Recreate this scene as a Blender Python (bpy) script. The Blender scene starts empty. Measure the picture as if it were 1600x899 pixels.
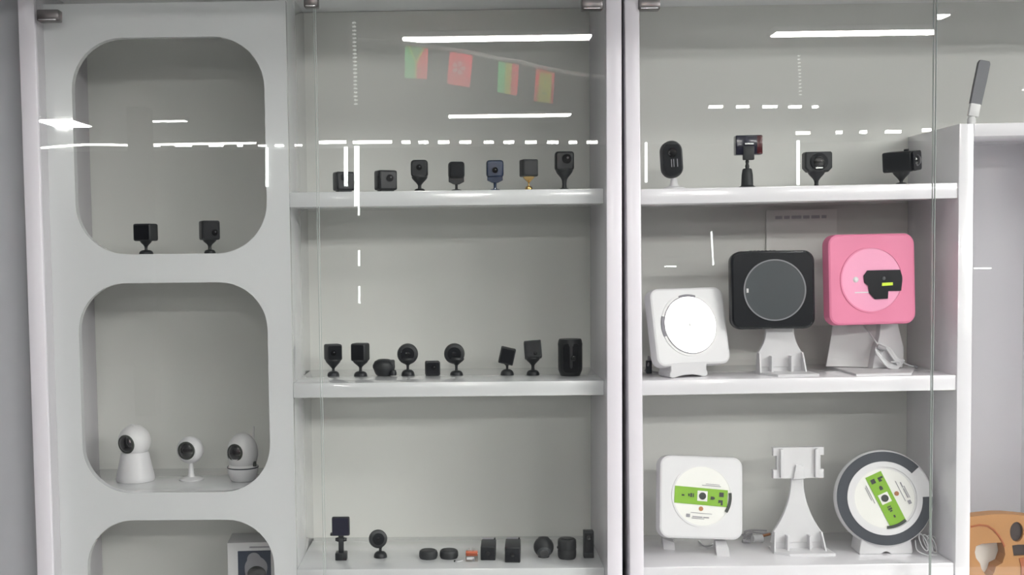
import bpy, bmesh, math, random
from mathutils import Vector, Matrix, Euler
random.seed(7)
scene = bpy.context.scene
COL = scene.collection
R = math.radians

# ---------------------------------------------------------------- camera
F_PX, CAM = 1900.0, Vector((0.0210, -2.47, 1.4998))
YAW, PITCH, ROLL = R(1.1009), R(3.8582), R(-0.6452)
SHX, SHY = -103.94, 67.04                       # principal point offset in pixels
_fw = Vector((-math.sin(YAW)*math.cos(PITCH), math.cos(YAW)*math.cos(PITCH), -math.sin(PITCH)))
_r = Vector((math.cos(YAW), math.sin(YAW), 0)); _u = _r.cross(_fw)
RT = math.cos(ROLL)*_r + math.sin(ROLL)*_u
UP = -math.sin(ROLL)*_r + math.cos(ROLL)*_u
cd = bpy.data.cameras.new('camera'); cam = bpy.data.objects.new('camera', cd); COL.objects.link(cam)
m3 = Matrix((RT, UP, -_fw)).transposed()
cam.matrix_world = Matrix.Translation(CAM) @ m3.to_4x4()
cd.sensor_width = 36.0; cd.lens = F_PX/1600*36
cd.shift_x = -SHX/1600; cd.shift_y = SHY/1600
cd.clip_start = 0.05; cd.clip_end = 60
scene.camera = cam
# ---------------------------------------------------------------- world, exposure
w = bpy.data.worlds.new('world'); scene.world = w; w.use_nodes = True
w.node_tree.nodes['Background'].inputs[0].default_value = (0.55, 0.58, 0.62, 1)
w.node_tree.nodes['Background'].inputs[1].default_value = 0.3
vs = scene.view_settings
vs.view_transform = 'Standard'; vs.look = 'None'; vs.gamma = 1; vs.use_curve_mapping = False
vs.exposure = -0.36
PANEL = 200.0        # luminance of the ceiling light panels

# ---------------------------------------------------------------- geometry of the place
PHI = R(0.44966)                                # the right cabinet leans a little
ROTR = Matrix.Rotation(-PHI, 4, 'Y')
def ray(px, py, side='L'):
    d = _fw + RT*((px-800-SHX)/F_PX) - UP*((py-449.5-SHY)/F_PX)
    c = CAM.copy()
    if side == 'R':
        i = ROTR.inverted(); c = i @ c; d = i.to_3x3() @ d
    return c, d
def at(px, py, Y, side='L'):                    # point of the place seen at a pixel, at depth Y
    c, d = ray(px, py, side); return c + d*((Y-c.y)/d.y)
def on(px, py, Z, side='L'):                    # the same on a level surface
    c, d = ray(px, py, side); return c + d*((Z-c.z)/d.z)
GLASS_Y = -0.0425
def mirrored(px, py, Y=None, Z=None):           # point of the room seen in the glass doors
    c, d = ray(px, py)
    t = (Z-c.z)/d.z if Z is not None else ((2*GLASS_Y-Y)-c.y)/d.y
    p = c + d*t; return Vector((p.x, 2*GLASS_Y-p.y, p.z))

# ---------------------------------------------------------------- materials
MATS = {}
def mat(name, col, rough=0.5, metal=0.0, spec=0.5, var=0.05, scale=30, bump=0.0, emit=0, coat=0, trans=0, sss=0):
    m = bpy.data.materials.new(name); m.use_nodes = True; nt = m.node_tree
    b = nt.nodes['Principled BSDF']
    b.inputs['Roughness'].default_value = rough; b.inputs['Metallic'].default_value = metal
    b.inputs['Specular IOR Level'].default_value = spec; b.inputs['Coat Weight'].default_value = coat
    b.inputs['Transmission Weight'].default_value = trans
    c = (*col, 1)
    tc = nt.nodes.new('ShaderNodeTexCoord'); nz = nt.nodes.new('ShaderNodeTexNoise')
    nz.inputs['Scale'].default_value = scale; nz.inputs['Detail'].default_value = 4
    nt.links.new(tc.outputs['Object'], nz.inputs['Vector'])
    mx = nt.nodes.new('ShaderNodeMix'); mx.data_type = 'RGBA'
    mx.inputs[6].default_value = tuple(max(0, v*(1-var)) for v in col)+(1,)
    mx.inputs[7].default_value = tuple(min(1, v*(1+var)) for v in col)+(1,)
    nt.links.new(nz.outputs['Fac'], mx.inputs[0]); nt.links.new(mx.outputs[2], b.inputs['Base Color'])
    if bump:
        bp = nt.nodes.new('ShaderNodeBump'); bp.inputs['Strength'].default_value = bump; bp.inputs['Distance'].default_value = 0.002
        nt.links.new(nz.outputs['Fac'], bp.inputs['Height']); nt.links.new(bp.outputs[0], b.inputs['Normal'])
    if emit:
        b.inputs['Emission Color'].default_value = c; b.inputs['Emission Strength'].default_value = emit
    MATS[name] = m; return m
mat('white_lacquer', (0.66, 0.665, 0.68), 0.2, spec=0.8, coat=0.8, var=0.015, scale=8)  # white toned down for the dimmer light on the left cabinet
mat('post_paint', (0.62, 0.60, 0.635), 0.25, var=0.015, scale=10)
mat('back_board', (0.68, 0.68, 0.65), 0.55, var=0.03, scale=6)
mat('white_frame', (0.82, 0.80, 0.84), 0.2, spec=0.8, coat=0.8, var=0.015, scale=10)
mat('wall_paint', (0.33, 0.335, 0.35), 0.8, var=0.04, scale=20, bump=0.05)
mat('room_wall', (0.06, 0.06, 0.06), 0.85, var=0.05, scale=3)
mat('room_ceiling', (0.78, 0.785, 0.78), 0.9, var=0.05, scale=2)
mat('dark_floor', (0.035, 0.036, 0.038), 0.9, var=0.2, scale=60)  # far floor made dark to keep the door reflections dim
mat('pale_floor', (0.66, 0.66, 0.65), 0.5, var=0.06, scale=3)  # near floor made pale to bounce fill light into the cabinets
mat('soffit', (0.72, 0.73, 0.74), 0.6, var=0.04)
mat('glass_edge', (0.38, 0.42, 0.40), 0.3, spec=0.4)
mat('black_gap', (0.012, 0.013, 0.012), 0.8)
mat('metal_clip', (0.16, 0.15, 0.15), 0.3, metal=0.9)
mat('steel', (0.75, 0.75, 0.75), 0.25, metal=1)
mat('black_plastic', (0.012, 0.014, 0.017), 0.42, var=0.1)
mat('black_gloss', (0.009, 0.010, 0.013), 0.2, spec=0.35, var=0.1)
mat('charcoal', (0.022, 0.024, 0.027), 0.55, var=0.1)
mat('dark_olive', (0.022, 0.026, 0.024), 0.5, var=0.1)
mat('navy_gloss', (0.008, 0.022, 0.062), 0.15, var=0.1, coat=0.5)
mat('dark_red', (0.07, 0.008, 0.012), 0.25)
mat('screen_dark', (0.016, 0.016, 0.032), 0.15, coat=0.3)
mat('lens_glass', (0.004, 0.004, 0.006), 0.05, coat=1)
mat('lens_rim', (0.06, 0.065, 0.07), 0.3)
mat('gold', (0.75, 0.52, 0.22), 0.22, metal=1)
mat('white_plastic', (0.68, 0.67, 0.69), 0.4, var=0.015)
mat('milk_plastic', (0.70, 0.69, 0.70), 0.35, var=0.015)
mat('grey_plastic', (0.23, 0.23, 0.25), 0.5)
mat('slot_grey', (0.20, 0.19, 0.22), 0.5)
mat('pink_plastic', (0.72, 0.20, 0.34), 0.5, var=0.03)
mat('pink_disc', (0.82, 0.32, 0.50), 0.35, var=0.02)
mat('green_label', (0.19, 0.40, 0.008), 0.5, var=0.05)
mat('lime', (0.60, 0.78, 0.03), 0.5)
mat('paper', (0.80, 0.79, 0.76), 0.6, var=0.02)
mat('silver_disc', (0.95, 0.94, 0.96), 0.25, metal=0.6, var=0.01, coat=0.5)
mat('smoke_disc', (0.05, 0.057, 0.064), 0.3, var=0.15, scale=12)
mat('slate_ring', (0.026, 0.032, 0.045), 0.5, var=0.1)
mat('ink', (0.03, 0.035, 0.03), 0.6)
mat('ink_grey', (0.30, 0.29, 0.32), 0.6)
mat('faint_ink', (0.50, 0.49, 0.52), 0.6)
mat('brown_logo', (0.40, 0.17, 0.07), 0.6)
mat('tan_wood', (0.40, 0.19, 0.065), 0.55, var=0.16, scale=9, bump=0.15)
mat('red_brown', (0.32, 0.09, 0.03), 0.6)
mat('dark_brown', (0.035, 0.022, 0.02), 0.5)
mat('orange_plastic', (0.62, 0.13, 0.05), 0.35)
mat('antenna_grey', (0.15, 0.15, 0.17), 0.5)
mat('cable', (0.66, 0.66, 0.68), 0.35)
mat('cable_grey', (0.36, 0.35, 0.37), 0.4)
mat('blue_photo', (0.035, 0.045, 0.075), 0.35)
mat('flag_red', (0.80, 0.05, 0.08), 0.8); mat('flag_green', (0.10, 0.45, 0.16), 0.8)
mat('flag_yellow', (0.75, 0.78, 0.10), 0.8); mat('flag_white', (0.9, 0.88, 0.88), 0.8); mat('flag_dark', (0.1, 0.2, 0.1), 0.8)
for k in ('flag_red', 'flag_green', 'flag_yellow', 'flag_white', 'flag_dark'):      # thin cloth lets light through
    nt = MATS[k].node_tree; b = nt.nodes['Principled BSDF']; o = nt.nodes['Material Output']
    t = nt.nodes.new('ShaderNodeBsdfTranslucent'); mx = nt.nodes.new('ShaderNodeMixShader'); mx.inputs[0].default_value = 0.75
    src = b.inputs['Base Color'].links[0].from_socket; nt.links.new(src, t.inputs[0])
    nt.links.new(b.outputs[0], mx.inputs[1]); nt.links.new(t.outputs[0], mx.inputs[2]); nt.links.new(mx.outputs[0], o.inputs[0])
def emitter(name, col, s):
    m = mat(name, col, 0.5); b = m.node_tree.nodes['Principled BSDF']
    b.inputs['Emission Color'].default_value = (*col, 1); b.inputs['Emission Strength'].default_value = s
emitter('light_panel', (1.0, 0.985, 0.97), PANEL)
emitter('light_far', (1.0, 0.99, 0.97), 60.0)
emitter('light_strip', (1.0, 1.0, 0.93), 30.0)
emitter('light_bead', (0.97, 1.0, 0.98), 4.0)
emitter('light_tube', (0.95, 1.0, 0.98), 22.0)
# door glass: clear pane with Fresnel reflection and a faint green body tint
g = bpy.data.materials.new('door_glass'); g.use_nodes = True; nt = g.node_tree; nt.nodes.clear()
out = nt.nodes.new('ShaderNodeOutputMaterial'); tr = nt.nodes.new('ShaderNodeBsdfTransparent'); gl = nt.nodes.new('ShaderNodeBsdfGlossy')
tr.inputs[0].default_value = (0.984, 0.99, 0.983, 1); gl.inputs['Roughness'].default_value = 0.0
fr = nt.nodes.new('ShaderNodeFresnel'); fr.inputs['IOR'].default_value = 1.55
ge = nt.nodes.new('ShaderNodeNewGeometry'); ma = nt.nodes.new('ShaderNodeMath'); ma.operation = 'MULTIPLY_ADD'   # same Fresnel on both faces of the pane
ma.inputs[1].default_value = 1/1.55-1.55; ma.inputs[2].default_value = 1.55
nt.links.new(ge.outputs['Backfacing'], ma.inputs[0]); nt.links.new(ma.outputs[0], fr.inputs['IOR']); mx = nt.nodes.new('ShaderNodeMixShader')
nt.links.new(fr.outputs[0], mx.inputs[0]); nt.links.new(tr.outputs[0], mx.inputs[1]); nt.links.new(gl.outputs[0], mx.inputs[2]); nt.links.new(mx.outputs[0], out.inputs[0])
MATS['door_glass'] = g
# clear plastic
g = bpy.data.materials.new('clear_plastic'); g.use_nodes = True; nt = g.node_tree; nt.nodes.clear()
out = nt.nodes.new('ShaderNodeOutputMaterial'); tr = nt.nodes.new('ShaderNodeBsdfTransparent'); gl = nt.nodes.new('ShaderNodeBsdfGlossy')
tr.inputs[0].default_value = (0.85, 0.80, 0.76, 1); gl.inputs['Roughness'].default_value = 0.1; mx = nt.nodes.new('ShaderNodeMixShader'); mx.inputs[0].default_value = 0.2
nt.links.new(tr.outputs[0], mx.inputs[1]); nt.links.new(gl.outputs[0], mx.inputs[2]); nt.links.new(mx.outputs[0], out.inputs[0]); MATS['clear_plastic'] = g

# ---------------------------------------------------------------- mesh helpers
class MB:
    """collects shapes and links them as one mesh object"""
    def __init__(s): s.v = []; s.f = []; s.mi = []; s.sm = []; s.M = Matrix.Identity(4); s.cur = 0; s.mats = []
    def add(s, vs_, fs, smooth=False):
        o = len(s.v); s.v += [s.M @ Vector(v) for v in vs_]; s.f += [tuple(i+o for i in f) for f in fs]
        s.mi += [s.cur]*len(fs); s.sm += [smooth]*len(fs)
        return s
    def use(s, m):
        if m not in s.mats: s.mats.append(m)
        s.cur = s.mats.index(m); return s
    def box(s, x0, x1, y0, y1, z0, z1, bev=0.0, seg=2):
        if bev <= 0:
            v = [(x, y, z) for x in (x0, x1) for y in (y0, y1) for z in (z0, z1)]
            return s.add(v, [(0,1,3,2), (4,6,7,5), (0,4,5,1), (2,3,7,6), (0,2,6,4), (1,5,7,3)])
        bm = bmesh.new(); bmesh.ops.create_cube(bm, size=1)
        for v in bm.verts: v.co = Vector(((x0+x1)/2+v.co.x*(x1-x0), (y0+y1)/2+v.co.y*(y1-y0), (z0+z1)/2+v.co.z*(z1-z0)))
        bmesh.ops.bevel(bm, geom=bm.edges[:], offset=bev, segments=seg, affect='EDGES', profile=0.5)
        return s.bm(bm, True)
    def bm(s, bm, smooth=False):
        bm.verts.index_update()
        s.add([v.co.copy() for v in bm.verts], [[v.index for v in f.verts] for f in bm.faces], smooth); bm.free(); return s
    def lathe(s, prof, n=24, axis='z', c=(0,0,0), smooth=True, cap=True):
        vs_, fs = [], []; m = len(prof)
        for i in range(n):
            a = 2*math.pi*i/n
            for (r, h) in prof:
                p = (r*math.cos(a), r*math.sin(a), h)
                if axis == 'y': p = (p[0], p[2], p[1])
                if axis == 'x': p = (p[2], p[0], p[1])
                vs_.append((p[0]+c[0], p[1]+c[1], p[2]+c[2]))
        for i in range(n):
            j = (i+1) % n
            for k in range(m-1): fs.append((i*m+k, j*m+k, j*m+k+1, i*m+k+1))
        if cap and prof[0][0] > 1e-6: fs.append([i*m for i in range(n)][::-1])
        if cap and prof[-1][0] > 1e-6: fs.append([i*m+m-1 for i in range(n)])
        return s.add(vs_, fs, smooth)
    def prism(s, outline, y0, y1, ch=0.0, smooth=False):
        """closed x-z outline extruded along y, its edges chamfered by ch"""
        n = len(outline); cx = sum(p[0] for p in outline)/n; cz = sum(p[1] for p in outline)/n
        def inset(d):
            res = []
            for i in range(n):
                a, b, c = outline[i-1], outline[i], outline[(i+1) % n]
                t1 = Vector((b[0]-a[0], b[1]-a[1])); t2 = Vector((c[0]-b[0], c[1]-b[1]))
                t1.normalize() if t1.length else 0; t2.normalize() if t2.length else 0
                nn = Vector((-(t1.y+t2.y), t1.x+t2.x)); nn.normalize() if nn.length else 0
                res.append((b[0]+nn.x*d, b[1]+nn.y*d))
            return res
        area = sum(outline[i-1][0]*outline[i][1]-outline[i][0]*outline[i-1][1] for i in range(n))
        sg = 1 if area > 0 else -1
        loops = [(outline, y0), (outline, y1)] if ch <= 0 else [(inset(sg*ch), y0), (inset(sg*ch*.3), y0+ch*.3), (outline, y0+ch), (outline, y1-ch), (inset(sg*ch), y1)]
        vs_ = [(p[0], y, p[1]) for (l, y) in loops for p in l]; fs = []
        for k in range(len(loops)-1):
            for i in range(n):
                j = (i+1) % n; fs.append((k*n+i, k*n+j, (k+1)*n+j, (k+1)*n+i))
        s.add(vs_, fs, smooth)
        o = len(loops)-1
        s.add([(p[0], loops[0][1], p[1]) for p in loops[0][0]], [list(range(n))])
        s.add([(p[0], loops[o][1], p[1]) for p in loops[o][0]], [list(range(n))[::-1]])
        return s
    def tube(s, pts, r, n=8, cyc=False, taper=None):
        P = [Vector(p) for p in pts]; m = len(P); vs_, fs = [], []
        nrm = None
        for i in range(m):
            a = P[i-1] if (i or cyc) else P[0]; b = P[(i+1) % m] if (i < m-1 or cyc) else P[i]
            t = (b-a).normalized()
            if nrm is None: nrm = t.orthogonal().normalized()
            nrm = (nrm - t*nrm.dot(t)); nrm = nrm.normalized() if nrm.length > 1e-6 else t.orthogonal().normalized()
            bn = t.cross(nrm); rr = r if taper is None else taper[i]
            for k in range(n):
                an = 2*math.pi*k/n; vs_.append(P[i]+nrm*(rr*math.cos(an))+bn*(rr*math.sin(an)))
        for i in range(m if cyc else m-1):
            j = (i+1) % m
            for k in range(n): l = (k+1) % n; fs.append((i*n+k, i*n+l, j*n+l, j*n+k))
        if not cyc: fs += [list(range(n))[::-1], list(range((m-1)*n, m*n))]
        return s.add(vs_, fs, True)
    def build(s, name, material=None, parent=None, loc=None, rot=None):
        me = bpy.data.meshes.new(name); me.from_pydata([tuple(v) for v in s.v], [], s.f)
        ms = s.mats or [material]
        for m in ms: me.materials.append(MATS[m])
        for p, i, sm in zip(me.polygons, s.mi, s.sm): p.material_index = i if s.mats else 0; p.use_smooth = sm
        bm = bmesh.new(); bm.from_mesh(me); bmesh.ops.remove_doubles(bm, verts=bm.verts[:], dist=1e-6)
        bmesh.ops.recalc_face_normals(bm, faces=bm.faces[:])
        for e in bm.edges:
            if len(e.link_faces) == 2 and e.calc_face_angle(0) > R(40): e.smooth = False
        bm.to_mesh(me); bm.free()
        o = bpy.data.objects.new(name, me); COL.objects.link(o); o.parent = parent
        if loc: o.location = loc
        if rot: o.rotation_euler = rot
        return o
def rrect(w, h, r, n=6, cx=0, cz=0):
    pts = []
    for (sx, sz, a0) in ((1,1,0), (-1,1,90), (-1,-1,180), (1,-1,270)):
        for k in range(n+1):
            a = R(a0+90*k/n); pts.append((cx+sx*(w/2-r)+r*math.cos(a), cz+sz*(h/2-r)+r*math.sin(a)))
    return pts
def circle(r, n=40, cx=0, cz=0, a0=0, a1=360):
    full = abs(a1-a0) >= 360
    return [(cx+r*math.cos(R(a0+(a1-a0)*k/(n if full else n-1))), cz+r*math.sin(R(a0+(a1-a0)*k/(n if full else n-1)))) for k in range(n)]
def arcband(r0, r1, a0, a1, n=40):
    return circle(r1, n, 0, 0, a0, a1) + circle(r0, n, 0, 0, a0, a1)[::-1]
def dome(r, h, r2=None, n=6):                   # lathe profile of a low dome foot
    r2 = r2 or r*.2; return [(r, 0), (r, h*.22)] + [(r2+(r-r2)*math.cos(R(90*k/n))*.97, h*.22+h*.78*math.sin(R(90*k/n))) for k in range(n+1)]
def bezier(pts, n=8):                           # Catmull-Rom through the points
    P = [Vector(p) for p in pts]; out_ = []
    for i in range(len(P)-1):
        p0 = P[max(i-1, 0)]; p1 = P[i]; p2 = P[i+1]; p3 = P[min(i+2, len(P)-1)]
        for k in range(n):
            t = k/n
            out_.append(0.5*((2*p1)+(p2-p0)*t+(2*p0-5*p1+4*p2-p3)*t*t+(3*p1-p0-3*p2+p3)*t**3))
    return out_+[P[-1]]

def tag(o, label=None, cat=None, group=None, kind=None):
    for k, v in (('label', label), ('category', cat), ('group', group), ('kind', kind)):
        if v: o[k] = v
    return o
def place(o, side):                             # things in the right cabinet share its lean
    if side == 'R':
        mw = ROTR @ Matrix.LocRotScale(o.location, o.rotation_euler, None)
        o.location = mw.to_translation(); o.rotation_euler = mw.to_euler()
def thing(name, label, cat, loc=(0,0,0), rot=(0,0,0), side='L', group=None):
    o = bpy.data.objects.new(name, None); COL.objects.link(o); o.empty_display_size = 0.02
    o.location = loc; o.rotation_euler = rot; place(o, side); return tag(o, label, cat, group)
def struct(name, mb, m, label, cat):
    return tag(mb.build(name, m), label, cat, kind='structure')

# ---------------------------------------------------------------- room
XL, XR, YF, ZC = -7.0, 8.0, -13.6, 2.8
struct('floor', MB().box(XL, XR, -3.0, 0.5, -0.1, 0), 'pale_floor', 'unseen floor in front of the cabinets, made pale to bounce fill light', 'floor')
struct('floor', MB().box(XL, XR, YF, -3.0, -0.1, 0), 'dark_floor', 'floor further back in the showroom, made dark to keep reflections dim', 'floor')
struct('ceiling', MB().box(XL, XR, YF, 0.5, ZC+0.02, ZC+0.12), 'room_ceiling', 'plain white ceiling of the showroom', 'ceiling')
struct('wall_far', MB().box(XL, XR, YF-0.1, YF, 0, ZC+0.02), 'room_wall', 'plain far wall of the showroom seen in the glass', 'wall')
struct('wall_left', MB().box(XL-0.1, XL, YF, 0.5, 0, ZC+0.02), 'room_wall', 'plain side wall left of the cabinets', 'wall')
struct('wall_right', MB().box(XR, XR+0.1, YF, 0.5, 0, ZC+0.02), 'room_wall', 'plain side wall right of the cabinets', 'wall')
struct('wall_back', MB().box(XL, XR, 0.36, 0.46, 0, ZC+0.02), 'wall_paint', 'light grey wall behind the display cabinets', 'wall')
struct('trim_1', MB().box(XL, -0.8665, -0.02, 0.36, 0, 2.029), 'wall_paint', 'grey wall surface flush with the left end of the cabinets', 'wall')
struct('trim_2', MB().box(-2.6, 2.6, -0.33, 0.36, 2.03, ZC+0.02), 'soffit', 'grey soffit over the tops of the cabinets', 'soffit')
p0 = mirrored(199, 226, Y=-8.6); p1 = mirrored(231, 226, Y=-8.6)
struct('trim_3', MB().box(p0.x, p1.x, -8.8, -8.6, 0, ZC), 'room_wall', 'square pillar in the room seen in the left door glass', 'pillar')

# ---------------------------------------------------------------- ceiling lights, some seen in the door glass, some added out of view
def panel(x, y, L, W, label, m='light_panel', group='ceiling panel lights'):
    t = thing('ceiling_light', label, 'ceiling light', (x, y, ZC), group=group)
    fw_ = 0.02
    MB().box(-L/2-fw_, L/2+fw_, -W/2-fw_, W/2+fw_, -0.012, 0.018, 0.004).build('frame', 'white_frame', t)
    MB().box(-L/2, L/2, -W/2, W/2, -0.02, -0.0125).build('diffuser', m, t)
    return t
panel(0.21, -5.20, 1.15, 0.15, 'long ceiling light panel reflected at the top of the middle glass door')
panel(2.42, -5.20, 1.03, 0.14, 'long ceiling light panel reflected at the top of the right glass door')
panel(3.95, -4.4, 1.2, 0.42, 'wide ceiling light panel added out of view to brighten the right side')  # unseen panel added to brighten the right cabinet
panel(5.5, -4.4, 1.2, 0.42, 'second wide ceiling light panel added out of view to brighten the right side')  # another unseen panel added for the brighter right side
panel(2.8, -2.0, 1.1, 0.3, 'dimmer ceiling light panel nearest to the right end of the cabinets', 'light_far')
panel(-0.25, -1.65, 0.055, 1.5, 'narrow ceiling light added out of view above the niches to lift the shelves', 'light_far')  # unseen strip added for steep light, narrowed to soften shelf shadows
panel(1.1, -1.65, 0.055, 1.5, 'narrow ceiling light added out of view above the right cabinet to lift the shelves', 'light_far')  # matching unseen strip added over the right cabinet
panel(7.0, -5.20, 1.16, 0.28, 'ceiling light panel added out of view at the right end of the room')  # unseen panel added further along the row for light from the right
panel(0.44, -9.6, 1.18, 0.2, 'far ceiling light panel reflected below the flag bunting')
panel(5.9, -9.3, 1.18, 0.28, 'far ceiling light panel near the right wall')
p0 = mirrored(63, 191, Z=ZC); p1 = mirrored(138, 191, Z=ZC)
panel((p0.x+p1.x)/2, p0.y, p1.x-p0.x-.12, 0.7, 'broad ceiling light panel reflected at the left edge of the left door')
p0 = mirrored(231, 187.5, Z=ZC); p1 = mirrored(292, 187.5, Z=ZC)
panel((p0.x+p1.x)/2, p0.y, p1.x-p0.x, 0.1, 'short ceiling light reflected inside the upper left niche', 'light_far')
# rows of short far lamps
ORD = ('first', 'second', 'third', 'fourth', 'fifth', 'sixth', 'seventh', 'eighth', 'ninth', 'tenth', 'eleventh', 'twelfth')
def short_lamp(px0, px1, py, label, group, m='light_far', W=0.05, h=0.032):
    a = mirrored(px0, py, Z=ZC-0.02); b = mirrored(px1, py, Z=ZC-0.02)
    t = thing('downlight', label, 'ceiling lamp', ((a.x+b.x)/2, a.y, ZC), group=group); L = b.x-a.x
    MB().box(-L/2-.01, L/2+.01, -W/2-.01, W/2+.01, -0.004, 0.018).build('frame', 'white_frame', t)
    MB().box(-L/2, L/2, -W/2, W/2, -0.005-h, -0.0045).build('diffuser', m, t)
for i_, (a, b) in enumerate(((499, 541), (552, 613), (628, 641), (654, 669), (685, 702), (718, 736), (756, 771), (787, 803), (821, 838), (855, 872), (889, 901), (917, 933))):
    short_lamp(a, b, 222.5, ORD[i_]+' lamp from the left in the dashed row reflected above the upper middle shelf', 'dashed lamp row')
for i_, (a, b) in enumerate(((1108, 1128), (1151, 1169), (1192, 1213), (1233, 1251), (1270, 1277))):
    short_lamp(a, b, 168, ORD[i_]+' lamp from the left in the row reflected high in the right door', 'short lamp row in the right door', h=.02)
for i_, (a, b, y) in enumerate(((1244, 1264, 208), (1307, 1315, 207), (1344, 1353, 206.5), (1384, 1406, 206), (1442, 1453, 203.5))):
    short_lamp(a, b, y, ORD[i_]+' lamp from the left in the row just above the right cabinet cameras', 'low lamp row in the right door')
for i_, (a, b, y) in enumerate(((231, 250, 228.5), (274, 300, 228.5), (327, 349, 228.5), (371, 379, 228.5), (404, 416, 228.5), (430, 443, 228.5), (461, 472, 228))):
    short_lamp(a, b, y, ORD[i_]+' lamp from the left in the row reflected across the upper left niche', 'lamp row in the left door', h=.02)
def strip(px, label):
    P = [mirrored(x, y, Z=ZC-0.03) for x, y in px]; c = P[len(P)//2]
    t = thing('strip_light', label, 'strip light', (c.x, c.y, ZC-0.03))
    MB().tube([p-Vector((c.x, c.y, ZC-0.03)) for p in P], 0.014, 6).build('lit_strip', 'light_strip', t)
    MB().tube([p-Vector((c.x, c.y, ZC-0.03))+Vector((0, 0.02, 0.03)) for p in P], 0.02, 6).build('rail', 'white_frame', t)
strip([(63, 231.5), (90, 229), (115, 227), (140, 226), (170, 226.3), (201, 227)], 'curved strip light reflected at the left edge of the left door')
strip([(229, 226.3), (300, 225.0), (350, 224.3), (400, 223.6)], 'long straight strip light reflected across the upper left niche')
# glowing tubes added for unidentified upright bright streaks in the glass
def upright(px, y0, y1, label, wpx=4, m='light_tube', Y=-13.3, lean=0):
    a = mirrored(px, y0, Y=Y); b = mirrored(px+lean, y1, Y=Y); r = wpx*0.5*0.0083
    t = thing('streak_tube', label, 'glowing tube', (b.x, Y, b.z))
    d = a-b
    MB().tube([(0, 0, 0), d], r, 8).build('lit_tube', m, t)
    MB().box(-r*1.2, r*1.2, -.26, -r*1.05, -.01, .0).build('wall_bracket', 'white_frame', t)
upright(540.5, 230, 291, 'added glowing tube for the bright streak across the first small cube camera', 6)
upright(557.5, 228, 322, 'added tall glowing tube for the bright streak right of the first cube camera', 8)
upright(560.5, 322, 337, 'added thin glowing tube for the streak on the edge of the upper middle shelf', 3)
upright(417.0, 227, 292, 'added glowing tube for the streak on the right rim of the upper left niche', 4.5)
upright(1247, 213, 289, 'added glowing tube for the streak left of the round dark camera, right cabinet', 5)
upright(1009.5, 216, 285, 'added glowing tube for the streak at the left edge of the right door', 4)
upright(1111.5, 362, 414, 'added slanted glowing tube for the streak left of the black disc player', 2.6, lean=3)
upright(561, 391, 416, 'added short glowing tube for the streak in the upper half of the middle compartment', 3)
upright(561.5, 448, 474, 'added short glowing tube for the streak halfway down the middle compartment', 3.2)
def far_bar(x0, x1, y, label, Y=-13.3):
    a = mirrored(x0, y, Y=Y); b = mirrored(x1, y, Y=Y)
    t = thing('bar_lamp', label, 'bar lamp', (a.x, Y, a.z)); MB().tube([(0,0,0), b-a], .008, 6).build('lit_tube', 'light_tube', t)
    MB().box(0, .02, -.26, -.008, -.006, .006).build('wall_bracket', 'white_frame', t)
far_bar(1038, 1057, 416.5, 'tiny level bar lamp reflected above the white disc player')
far_bar(1522, 1549, 446.5, 'tiny level bar lamp reflected in the rightmost glass door')

# glowing bead strings added for unidentified dashed bright streaks
def bead_line(px, y0, y1, label, Y=-4.62, n=22, r=.011):
    a = mirrored(px, y0, Y=Y); b = mirrored(px+3, y1, Y=Y)
    t = thing('bead_string', label, 'glowing string', (a.x, Y, ZC-.002))
    MB().tube([(0, 0, 0), (0, 0, b.z-ZC)], .002, 5).build('cord', 'flag_white', t)
    for k in range(n):
        f_ = (k+.5)/n
        MB().lathe([(0, -.004), (r, -.003), (r, .003), (0, .004)], 10, c=(a.x+(b.x-a.x)*f_-a.x, 0, a.z+(b.z-a.z)*f_-ZC)).build('bead', 'light_bead', t)
bead_line(553, 32, 165, 'added string of glowing beads for the dashed streak left of the flag bunting')
bead_line(1248, 84, 150, 'added string of glowing beads for the streak below the right ceiling light panel', n=12, r=.008)

# flag bunting hung across the room
FY = -5.03
t = thing('flag_bunting', 'string of small national flags reflected in the middle glass door', 'bunting', mirrored(640, 68, Y=FY))
o0 = t.location.copy()
def fl(px, py, dy=0): return mirrored(px, py, Y=FY)-o0+Vector((0, dy, 0))
pts = [fl(x, y) for x, y in ((560, 62), (640, 68), (655, 70), (700, 77), (740, 83), (780, 92), (812, 97), (840, 104), (868, 110), (892, 114), (945, 121))]
m = MB().tube(bezier(pts, 3), .013, 8)
m.build('tape', 'flag_white', t)
def flag(c4, fields, name_label):
    """c4 = corners tl, tr, br, bl; fields = [(outline in flag coordinates, material)]"""
    tl, tr_, br, bl = [fl(*c) for c in c4]; m = MB()
    def q(u, v_): return tl.lerp(tr_, u).lerp(bl.lerp(br, u), v_)
    for (lp, mt) in fields: m.use(mt); m.add([q(u, v_) for u, v_ in lp], [list(range(len(lp)))])
    f_ = m.build('flag', None, t); f_['label'] = name_label
    return f_, q
def band(u0, u1, v0=0, v1=1): return [(u0, v0), (u1, v0), (u1, v1), (u0, v1)]
flag(((633, 70), (669, 73), (667, 124), (632, 122)), [([(0, 0), (.12, 0), (.46, .53), (.46, 1), (0, 1)], 'flag_green'), ([(.2, 0), (.82, 0), (.5, .46)], 'flag_dark'),
     ([(.12, 0), (.2, 0), (.5, .46), (.54, .53), (.54, 1), (.46, 1), (.46, .53)], 'flag_yellow'), ([(.82, 0), (.9, 0), (.54, .53), (.5, .46)], 'flag_yellow'), ([(.9, 0), (1, 0), (1, 1), (.54, 1), (.54, .53)], 'flag_red')], 'green and red flag with a thin yellow fork')
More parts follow.
